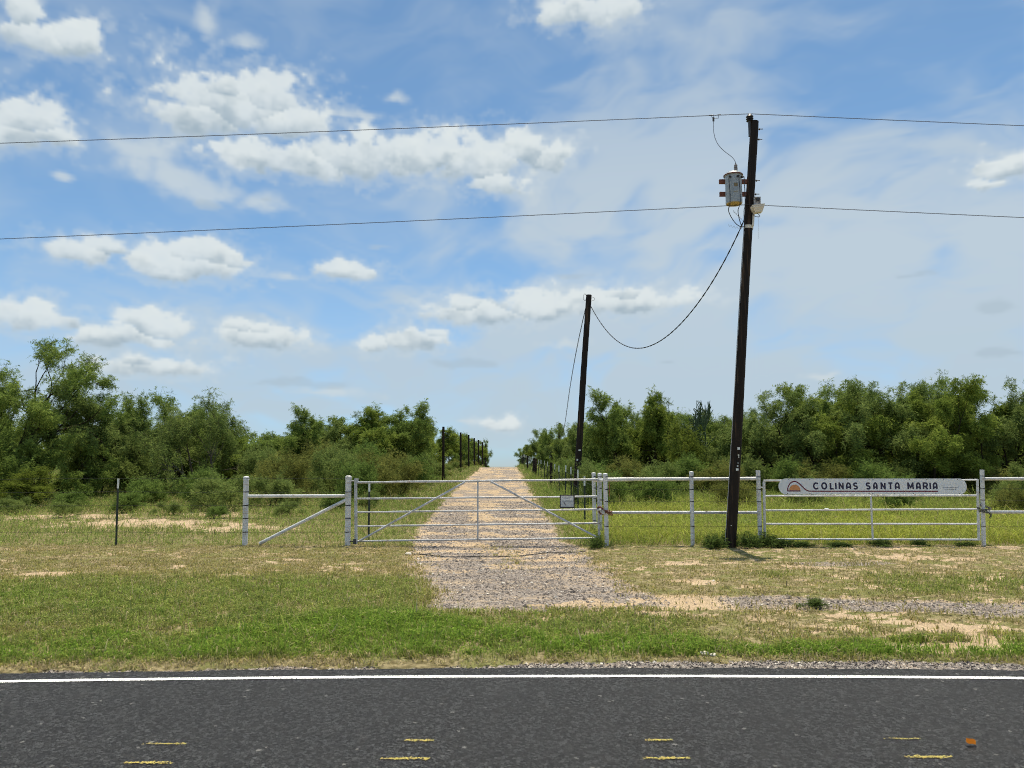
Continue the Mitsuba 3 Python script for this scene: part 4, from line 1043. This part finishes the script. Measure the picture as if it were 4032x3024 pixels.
add('rusty_chain', chain([(1.80, FY + 0.16, 0.69), (1.85, FY + 0.05, 0.75), (1.91, FY - 0.07, 0.70), (1.99, FY - 0.07, 0.64), (2.06, FY - 0.05, 0.66), (2.10, FY + 0.02, 0.60), (2.03, FY + 0.07, 0.62)], 0.055, 0.009)
    + chain([(1.83, FY + 0.10, 0.66), (1.90, FY - 0.06, 0.62), (1.98, FY - 0.075, 0.68), (2.05, FY - 0.06, 0.60)], 0.055, 0.009), RUST, smooth=60)
tag('rusty_chain', 'rusty brown chain tying the track gate to the white corner post', 'chain')
add('padlock__body', trimesh.util.concatenate([bx([1.905, FY - 0.09, 0.635], [0.055, 0.03, 0.05])]), GALV)
add('padlock__shackle', polytube([(1.89, FY - 0.09, 0.655), (1.89, FY - 0.09, 0.69), (1.905, FY - 0.09, 0.705), (1.92, FY - 0.09, 0.69), (1.92, FY - 0.09, 0.655)], 0.006, 8), GALV, smooth=60)
tag('padlock', 'bright padlock on the rusty chain at the track gate', 'padlock')
add('gate_latch', polytube([(1.80, FY + 0.13, 0.685), (1.88, FY + 0.13, 0.685), (1.905, FY + 0.13, 0.665), (1.91, FY + 0.13, 0.61)], 0.027, 12), WHITE, smooth=50)
tag('gate_latch', 'white bent pipe elbow at the free end of the track gate', 'latch')
add('dark_chain', chain([(9.70, SY - 0.02, 0.75), (9.80, SY - 0.06, 0.70), (9.90, SY - 0.05, 0.705), (9.98, SY - 0.01, 0.72), (9.97, FY + 0.06, 0.76), (9.86, FY + 0.05, 0.80), (9.79, SY + 0.01, 0.78)], 0.05, 0.008)
    + chain([(9.72, SY - 0.03, 0.69), (9.82, SY - 0.05, 0.66), (9.93, SY - 0.05, 0.63), (9.94, SY - 0.05, 0.55)], 0.05, 0.008), DARKMETAL, smooth=60)
tag('dark_chain', 'dark chain locking the sign gate to the last white post', 'chain')

# steel post fence running away along the right side of the track
H = 'track_fence'
tag(H, 'long fence of white tipped steel posts running along the right side of the track', 'fence')
fence_x = PchipInterpolator([18, 20, 26, 32, 45, 60, 78, 90], [1.93, 1.85, 1.92, 1.93, 1.75, 1.45, 1.15, 1.05])
ys = [19.8, 22.4, 25.4, 28.0, 31.2] + list(np.arange(34.5, 92, 2.9))
tops_ = {}
for i, y in enumerate(ys):
    x = float(fence_x(y)) + 0.03 * math.sin(i * 7.3)
    zt = float(terrain(np.array([x]), np.array([y]))[0])
    top = zt + 1.30 + (0.08 if 0 < i < 4 else 0.03 * math.sin(i * 3.1))
    tops_[i] = (x, y, zt)
    if i in (6, 11, 12, 16, 21):
        add(H + '__wood_post', tube([x, y, zt - 0.2], [x + 0.02, y, top + 0.02], 0.075, 0.068, n=12), POLE, smooth=40)
    else:
        body, hi = t_post(x, y, top, 0.24, 0.012 * math.sin(i * 2.7))
        k = add(H + '__steel_post', body, GREEN_POST)
        add(k + '__tip', hi, TIP)
for j, z in enumerate((1.15, 0.88, 0.62, 0.34)):
    add(H + '__wire', strand([(1.945, 18.3, z)] + [(x, y - 0.012, zt + z) for x, y, zt in tops_.values()], 0.003, n=6, barbs=False), WIRE, smooth=60)

# black posts along the left side of the track
for i, (x, y, top, r) in enumerate([(-4.0, 45, 3.37, 0.075), (-4.25, 64, 3.52, 0.08), (-4.2, 75, 3.55, 0.08), (-4.2, 86, 3.45, 0.085), (-4.2, 97, 3.4, 0.085), (-4.2, 110, 3.3, 0.09), (-4.15, 122, 3.1, 0.09)]):
    zt = float(terrain(np.array([x]), np.array([y]))[0])
    top += 0.0198 * y - 0.32
    key = 'black_post' if i == 0 else f'black_post_{i:03d}'
    add(key, lathe([(r * 1.06, zt - 0.3), (r * 1.03, zt + 1.2), (r, top - 0.03), (r * 0.9, top), (0.001, top + 0.004)], [x + 0.02, y, 0], 14, (-0.008, 0, 1)), POLE, smooth=40)
    tag(key, ['nearest and tallest black wooden post left of the track', 'second black wooden post left of the track', 'third black wooden post left of the track', 'fourth black wooden post left of the track',
              'fifth black wooden post left of the track', 'sixth black wooden post left of the track', 'farthest black wooden post left of the track, against the last tree'][i], 'post', 'black posts along the track')


# ------------------------------------------------------------------ utility poles and what hangs on them
def wood_pole(key, base, top, r0, r1):
    b, t = np.array(base, float), np.array(top, float)
    rng = np.random.default_rng(int(abs(b[0]) * 100))
    u = np.linspace(0, 1, 24)
    pts = b + (t - b) * u[:, None] + np.stack([0.012 * np.sin(u * 5 + 1), 0.01 * np.sin(u * 4), 0 * u], 1) * (u * (1 - u) * 4)[:, None]
    return add(key, polytube(pts, (r0 + (r1 - r0) * u) * (1 + rng.normal(0, 0.006, 24)), 20), POLE, smooth=50)


PY = 15.9
px_ = lambda z: 4.437 + z * (5.239 - 4.437) / 9.0
tag('utility_pole', 'tall leaning dark wooden utility pole in front of the white pipe fence', 'utility pole')
wood_pole('utility_pole__shaft', [px_(-0.25), PY, -0.25], [px_(9.0), PY, 9.0], 0.112, 0.084)
OFFSET = [0.0, 0.0, 0.048]
add('utility_pole__top_bracket', [bx([px_(8.75) - 0.098, PY, 8.80], [0.035, 0.06, 0.36]), tube([px_(9.0) - 0.10, PY, 8.9], [px_(9.0) - 0.10, PY, 9.0], 0.02, n=10)], DARKMETAL)
ib = [px_(9.0) - 0.105, PY, 8.955]
add('utility_pole__insulator', lathe([(0.03, 0), (0.075, 0.01), (0.05, 0.04), (0.08, 0.055), (0.055, 0.09), (0.08, 0.105), (0.05, 0.14), (0.03, 0.165), (0.001, 0.17)], ib, 18), BLACK, smooth=50)
for z in (8.78, 8.55, 7.63, 7.33):
    add('utility_pole__bolt', [tube([px_(z) + 0.05, PY, z], [px_(z) + 0.19, PY, z + 0.004], 0.009, n=8), tube([px_(z) + 0.105, PY, z], [px_(z) + 0.125, PY, z], 0.022, n=6)], DARKMETAL)
add('utility_pole__conduit', [tube([px_(6.63) + 0.06, PY - 0.105, 6.60], [px_(6.9) + 0.075, PY - 0.10, 6.98], 0.022, n=12)], PALEPLASTIC, smooth=40)
band = lathe([(0.099, -0.035), (0.101, -0.035), (0.101, 0.035), (0.099, 0.035)], [px_(6.60), PY, 6.60], 24, (0.083, 0, 1))
add('utility_pole__band', band, PALEPLASTIC)
rng = np.random.default_rng(12)
for dx, z, w, h in ((0.03, 1.915, 0.06, 0.05), (0.035, 1.78, 0.03, 0.028), (0.04, 1.74, 0.025, 0.025), (0.035, 1.62, 0.02, 0.02), (0.03, 1.56, 0.03, 0.03), (0.025, 1.488, 0.055, 0.05), (-0.03, 0.36, 0.02, 0.02)):
    add('utility_pole__tag', bx([px_(z) + dx, PY - 0.112 * math.cos(dx / 0.112) - 0.001, z], [w, 0.005, h], trimesh.transformations.rotation_matrix(dx / 0.112, [0, 0, 1])), TIP)
add('utility_pole__ground_wire', tube([px_(0) - 0.112, PY - 0.03, 0.0], [px_(6.5) - 0.094, PY - 0.03, 6.5], 0.006, n=6), GALV, smooth=60)

# transformer
OFFSET = [0.0, 0.0, 0.034]
H = 'transformer'
tag(H, 'grey can transformer with rusty arms hanging on the near utility pole', 'transformer')
TX, TYc = 4.707, PY - 0.10
add(H + '__tank', lathe([(0.001, 7.10), (0.165, 7.10), (0.172, 7.11), (0.172, 7.70), (0.176, 7.705)], [TX, TYc, 0], 36), TANK, smooth=40)
add(H + '__tank__base', lathe([(0.001, 7.088), (0.158, 7.088), (0.160, 7.099)], [TX, TYc, 0], 36), mat('m_tankbase', plastic((0.50, 0.36, 0.13), 0.5)))
add(H + '__lid', lathe([(0.176, 7.70), (0.196, 7.70), (0.197, 7.725), (0.15, 7.775), (0.07, 7.795), (0.001, 7.80)], [TX, TYc, 0], 36), TANK, smooth=40)
add(H + '__lid__clamp_ring', lathe([(0.197, 7.703), (0.203, 7.703), (0.203, 7.724), (0.197, 7.724)], [TX, TYc, 0], 36), RUST)
prof = [(0.028, 0)]
for i in range(5):
    prof += [(0.045 - i * 0.002, 0.01 + i * 0.036), (0.043 - i * 0.002, 0.022 + i * 0.036), (0.026, 0.034 + i * 0.036)]
add(H + '__bushing', lathe(prof + [(0.015, 0.20), (0.012, 0.215), (0.001, 0.216)], [TX + 0.06, TYc, 7.78], 18), PORCELAIN, smooth=50)
for z in (7.625, 7.345):
    add(H + '__arm', [bx([(4.435 + px_(z) - 0.06) / 2, PY + 0.005, z], [px_(z) - 0.06 - 4.435, 0.055, 0.092])], RUST)
for a, z in ((-2.2, 7.60), (-1.35, 7.60), (-0.75, 7.60)):
    p = np.array([TX + 0.172 * math.cos(a), TYc + 0.172 * math.sin(a), z + 0.04])
    d = np.array([math.cos(a), math.sin(a), -0.15])
    add(H + '__terminal', [tube(p, p + d * 0.05, 0.022, n=10), tube(p + d * 0.05, p + d * 0.075, 0.012, n=8)], BLACK, smooth=40)
    b0 = p + d * 0.075
    end = np.array([px_(6.85) - 0.10, PY - 0.02, 6.72 + 0.05 * a])
    path = [b0, b0 + [0, -0.01, -0.25], b0 + [0.0, 0, -0.60], [b0[0] + 0.01, TYc - 0.05, 6.92], [b0[0] * 0.6 + end[0] * 0.4, TYc, 6.62 + 0.03 * abs(a)], [b0[0] * 0.2 + end[0] * 0.8, PY - 0.04, 6.62], end]
    cs = CubicSpline(np.arange(len(path)), np.array(path))(np.linspace(0, len(path) - 1, 50))
    add(H + '__lead', polytube(cs, 0.0085, 7), CABLE, smooth=60)
add(H + '__name_plate', bx([TX + 0.0, TYc - 0.176, 7.46], [0.075, 0.012, 0.07]), mat('m_brass', plastic((0.20, 0.15, 0.07), 0.5)))
add(H + '__tap_switch', [bx([TX - 0.01, TYc - 0.18, 7.36], [0.085, 0.02, 0.075]), bx([TX - 0.01, TYc - 0.19, 7.318], [0.095, 0.03, 0.014])], TANK)
a = np.linspace(0, 2 * np.pi * 6, 120)
u = np.linspace(0, 1, 120)
add(H + '__coiled_wire', polytube(np.stack([4.70 + 0.19 * u + 0.012 * np.cos(a), PY - 0.05 + 0.03 * np.sin(a), 6.96 - 0.19 * u + 0.03 * np.sin(a)], 1), 0.003, 5), GALV, smooth=60)
a = np.linspace(0, np.pi * 5, 90)
u = np.linspace(0, 1, 90)
add(H + '__coiled_wire', polytube(np.stack([4.57 + 0.30 * u, PY - 0.10 + 0 * u, 6.60 - 0.045 * np.abs(np.sin(a)) + 0.06 * (1 - u) ** 2], 1), 0.003, 5), GALV, smooth=60)

# yard light
H = 'yard_light'
tag(H, 'cream wedge shaped yard light with a photocell box on the near utility pole', 'light fixture')
OFFSET = [0.0, 0.0, 0.028]
LX, LY, LZ = 5.175, PY - 0.16, 6.99
hull = trimesh.convex.convex_hull(np.array([[sx * a, sy * b, z] for z, a, b in ((0.035, 0.118, 0.10), (0.005, 0.122, 0.105), (-0.075, 0.085, 0.07), (-0.105, 0.075, 0.06)) for sx in (-1, 1) for sy in (-1, 1)]))
hull.apply_transform(trimesh.transformations.rotation_matrix(-0.12, [0, 1, 0]))
hull.apply_translation([LX, LY, LZ])
add(H + '__housing', hull, PALEPLASTIC, smooth=20)
rim = bx([LX, LY, LZ + 0.042], [0.262, 0.22, 0.018], trimesh.transformations.rotation_matrix(-0.12, [0, 1, 0]))
add(H + '__rim', rim, PALEPLASTIC)
add(H + '__bracket', [bx([LX + 0.02 + s * 0.062, LY + 0.05, LZ + 0.15], [0.012, 0.06, 0.20]) for s in (-1, 1)] + [bx([LX + 0.02, LY + 0.05, LZ + 0.245], [0.136, 0.09, 0.014]), bx([LX + 0.02, LY + 0.085, LZ + 0.17], [0.115, 0.012, 0.14])], GALV)
add(H + '__photocell', lathe([(0.001, 0.0), (0.03, 0.0), (0.03, 0.05), (0.024, 0.062), (0.001, 0.064)], [LX + 0.03, LY + 0.02, LZ + 0.175], 16), DARKMETAL, smooth=40)
t = np.linspace(0, 1, 40)
add(H + '__cord', polytube(np.stack([LX - 0.02 + 0.07 * np.sin(t * 5.2), LY + 0 * t, LZ - 0.10 - 0.09 * np.sin(t * 3.1)], 1), 0.006, 6), CABLE, smooth=60)
add(H + '__pull_cord', tube([LX + 0.01, LY, LZ - 0.16], [LX + 0.012, LY, 6.33], 0.003, n=5), GALV)

OFFSET = [0.0, 0.0, 0.0]
# overhead lines
def cat(points, n=60):
    t = np.concatenate([[0], np.cumsum(np.linalg.norm(np.diff(np.array(points, float), axis=0), axis=1))])
    return CubicSpline(t, np.array(points, float))(np.linspace(0, t[-1], n))


def line_wire(key, zs, label):
    z0, zl, zr, xm, y = zs
    # parabolic spans to the next poles far outside the picture on both sides
    L = np.linspace(-62, xm, 90)
    R = np.linspace(xm, 62, 80)
    s = (xm - L)
    zl_ = z0 - zl[0] * s + zl[1] * s * s
    s2 = (R - xm)
    zr_ = z0 - zr[0] * s2 + zr[1] * s2 * s2
    pts = np.vstack([np.stack([L, y + 0 * L, zl_], 1), np.stack([R[1:], y + 0 * R[1:], zr_[1:]], 1)])
    add(key, polytube(pts, 0.0068, 6), WIRE, smooth=60)
    tag(key, label, 'wire')


line_wire('overhead_wire', (9.176, (0.0465, 0.00034), (0.0475, 0.0003), 5.14, PY), 'upper overhead wire crossing the sky on top of the near utility pole')
line_wire('overhead_wire_001', (7.115, (0.0520, 0.0003), (0.0505, 0.0003), 5.02, PY - 0.10), 'lower overhead wire crossing the sky at the transformer')
add('jumper_wire', polytube(cat([(4.35, PY, 9.13), (4.34, PY - 0.02, 8.98), (4.34, PY - 0.03, 8.76), (4.40, PY - 0.06, 8.49), (4.59, PY - 0.08, 8.26), (4.73, PY - 0.1, 8.12), (TX + 0.06, TYc, 8.03)]), 0.0055, 6), WIRE, smooth=60)
tag('jumper_wire', 'thin curved jumper wire from the upper line down to the transformer', 'wire')
OFFSET = [0.04, 0.0, 0.05]
add('line_clamp', [tube([4.22, PY, 9.09], [4.31, PY, 9.095], 0.013, n=8), tube([4.40, PY, 9.10], [4.47, PY, 9.105], 0.013, n=8), polytube([(4.27, PY, 9.09), (4.28, PY, 9.04), (4.32, PY, 9.02), (4.42, PY, 9.03), (4.43, PY, 9.10)], 0.006, 6), tube([4.31, PY, 9.04], [4.31, PY, 8.96], 0.022, n=8)], DARKMETAL, smooth=50)
tag('line_clamp', 'small dark clamp on the upper overhead wire left of the pole top', 'clamp')

OFFSET = [0.0, 0.0, 0.0]
# service cable to the second pole, and that pole
drop = cat([(px_(6.85) - 0.09, PY, 6.85), (4.413, 18.3, 5.416), (3.668, 21.6, 4.944), (3.139, 24.06, 5.728), (2.68, 25.95, 7.12)], 160)
tw = np.linspace(0, 2 * np.pi * 42, 160)
tw4 = np.linspace(0, 2 * np.pi * 24, 900)
d4 = np.stack([np.interp(np.linspace(0, 1, 900), np.linspace(0, 1, 160), drop[:, k]) for k in range(3)], 1)
off = np.stack([np.cos(tw4), 0.3 * np.cos(tw4), np.sin(tw4)], 1) * 0.006
add('service_cable', [polytube(d4 + off, 0.010, 5), polytube(d4 - off, 0.010, 5), polytube(drop, 0.006, 5)], CABLE, smooth=60)
tag('service_cable', 'sagging twisted black service cable between the two leaning poles', 'cable')
tag('utility_pole_001', 'second shorter leaning dark utility pole beside the track, left of the near one', 'utility pole')
wood_pole('utility_pole_001__shaft', [2.085, 26.05, -0.1], [2.655, 26.05, 7.49], 0.118, 0.094)
t = np.linspace(0, 2 * np.pi, 40)
add('utility_pole_001__wire_loop', [polytube(np.stack([2.63 + 0.10 + 0.115 * np.cos(t), 26.0 + 0 * t, 7.34 + 0.07 * np.sin(t)], 1), 0.007, 6), polytube(np.stack([2.63 - 0.12 + 0.05 * np.cos(t), 26.0 + 0 * t, 7.40 + 0.12 * np.sin(t)], 1), 0.007, 6)], CABLE, smooth=60)
add('utility_pole_001__tag', bx([2.27, 25.93, 2.15], [0.07, 0.01, 0.05]), TIP)
add('utility_pole_001__tag', bx([2.19, 25.93, 1.83], [0.05, 0.01, 0.06]), TIP)
zt = float(terrain(np.array([3.72]), np.array([60.0]))[0])
tag('utility_pole_002', 'far thin utility pole among the trees left of the second pole', 'utility pole')
wood_pole('utility_pole_002__shaft', [3.70, 60, zt - 0.2], [3.72, 60, 5.02], 0.10, 0.085)
add('utility_pole_002__wire_loop', polytube(np.stack([3.72 - 0.16 + 0.13 * np.cos(t), 59.9 + 0 * t, 4.87 + 0.2 * np.sin(t)], 1), 0.012, 6), CABLE, smooth=60)
add('service_cable_001', polytube(cat([(2.58, 26.1, 7.2), (2.45, 30, 5.7), (2.65, 38, 3.95), (3.2, 50, 3.9), (3.70, 60, 4.95)], 80), 0.014, 6), CABLE, smooth=60)
tag('service_cable_001', 'slack cable running from the second pole back to the far pole', 'cable')

# ------------------------------------------------------------------ small things
hx = cat([(-1.95, 14.75, 0), (-1.5, 14.45, 0), (-0.897, 14.28, 0), (-0.45, 14.25, 0), (-0.051, 14.40, 0), (0.65, 14.80, 0), (1.1, 15.1, 0), (1.45, 15.3, 0)], 90)
hx[:, 2] = terrain(hx[:, 0], hx[:, 1]) - 0.004 + 0.012 * np.sin(np.linspace(0, 19, 90))
add('rubber_hose', polytube(hx, 0.009, 8), CABLE, smooth=60)
tag('rubber_hose', 'dark hose lying across the gravel just in front of the track gate', 'hose')
rng = np.random.default_rng(3)
for i, (x, y, r, text) in enumerate([(1.786, 7.36, 0.035, 'pale stone on the road shoulder right of the middle'), (1.86, 7.33, 0.025, 'smaller pale stone beside the pale one on the road shoulder'), (-1.93, 14.6, 0.045, 'white stone at the left end of the hose')]):
    m = trimesh.creation.icosphere(2, r)
    v = np.array(m.vertices)
    v *= (0.75 + 0.5 * meshkit.noise(v * 40 + i * 9))[:, None] * [1.3, 1.0, 0.65]
    m.vertices = v + [x, y, float(terrain(np.array([x]), np.array([y]))[0]) + r * 0.25]
    add('pale_stone', m, mat(f'm_palestone_{i}', plastic((0.60, 0.56, 0.49), 0.8)), smooth=30)
    tag('pale_stone' if i == 0 else f'pale_stone_{i:03d}', text, 'stone')
m = trimesh.creation.icosphere(2, 0.055)
v = np.array(m.vertices) * [1.5, 0.7, 0.6]
v *= (0.6 + 0.8 * meshkit.noise(v * 14))[:, None]
m.vertices = v + [8.5, 21.0, 0.46]
add('white_scrap', m, TIP, smooth=40)
tag('white_scrap', 'small white scrap caught in the tall grass behind the sign gate', 'litter')
# curled brown leaf on the road
u, w = np.meshgrid(np.linspace(-1, 1, 15), np.linspace(-1, 1, 9))
wid = 0.030 * (1 - 0.35 * u ** 4)
lx_, ly_ = 0.034 * u + 0.006 * w, -0.004 - 0.012 * w
lz_ = 0.022 - 0.020 * w * (1 - 0.2 * u ** 2) - 0.010 * u + 0.004 * np.sin(3 * u) + 0.008
P_ = np.stack([2.89 + lx_ * 0.9, 5.055 - ly_, np.maximum(lz_, 0.003) + ROAD_Z], -1).reshape(-1, 3)
i_ = np.arange(15 * 9).reshape(9, 15)
q_ = np.stack([i_[:-1, :-1].ravel(), i_[:-1, 1:].ravel(), i_[1:, 1:].ravel(), i_[1:, :-1].ravel()], 1)
add('dead_leaf', (P_, q_), AMBER, smooth=True)
tag('dead_leaf', 'curled orange brown leaf lying on the dark road at lower right', 'leaf')
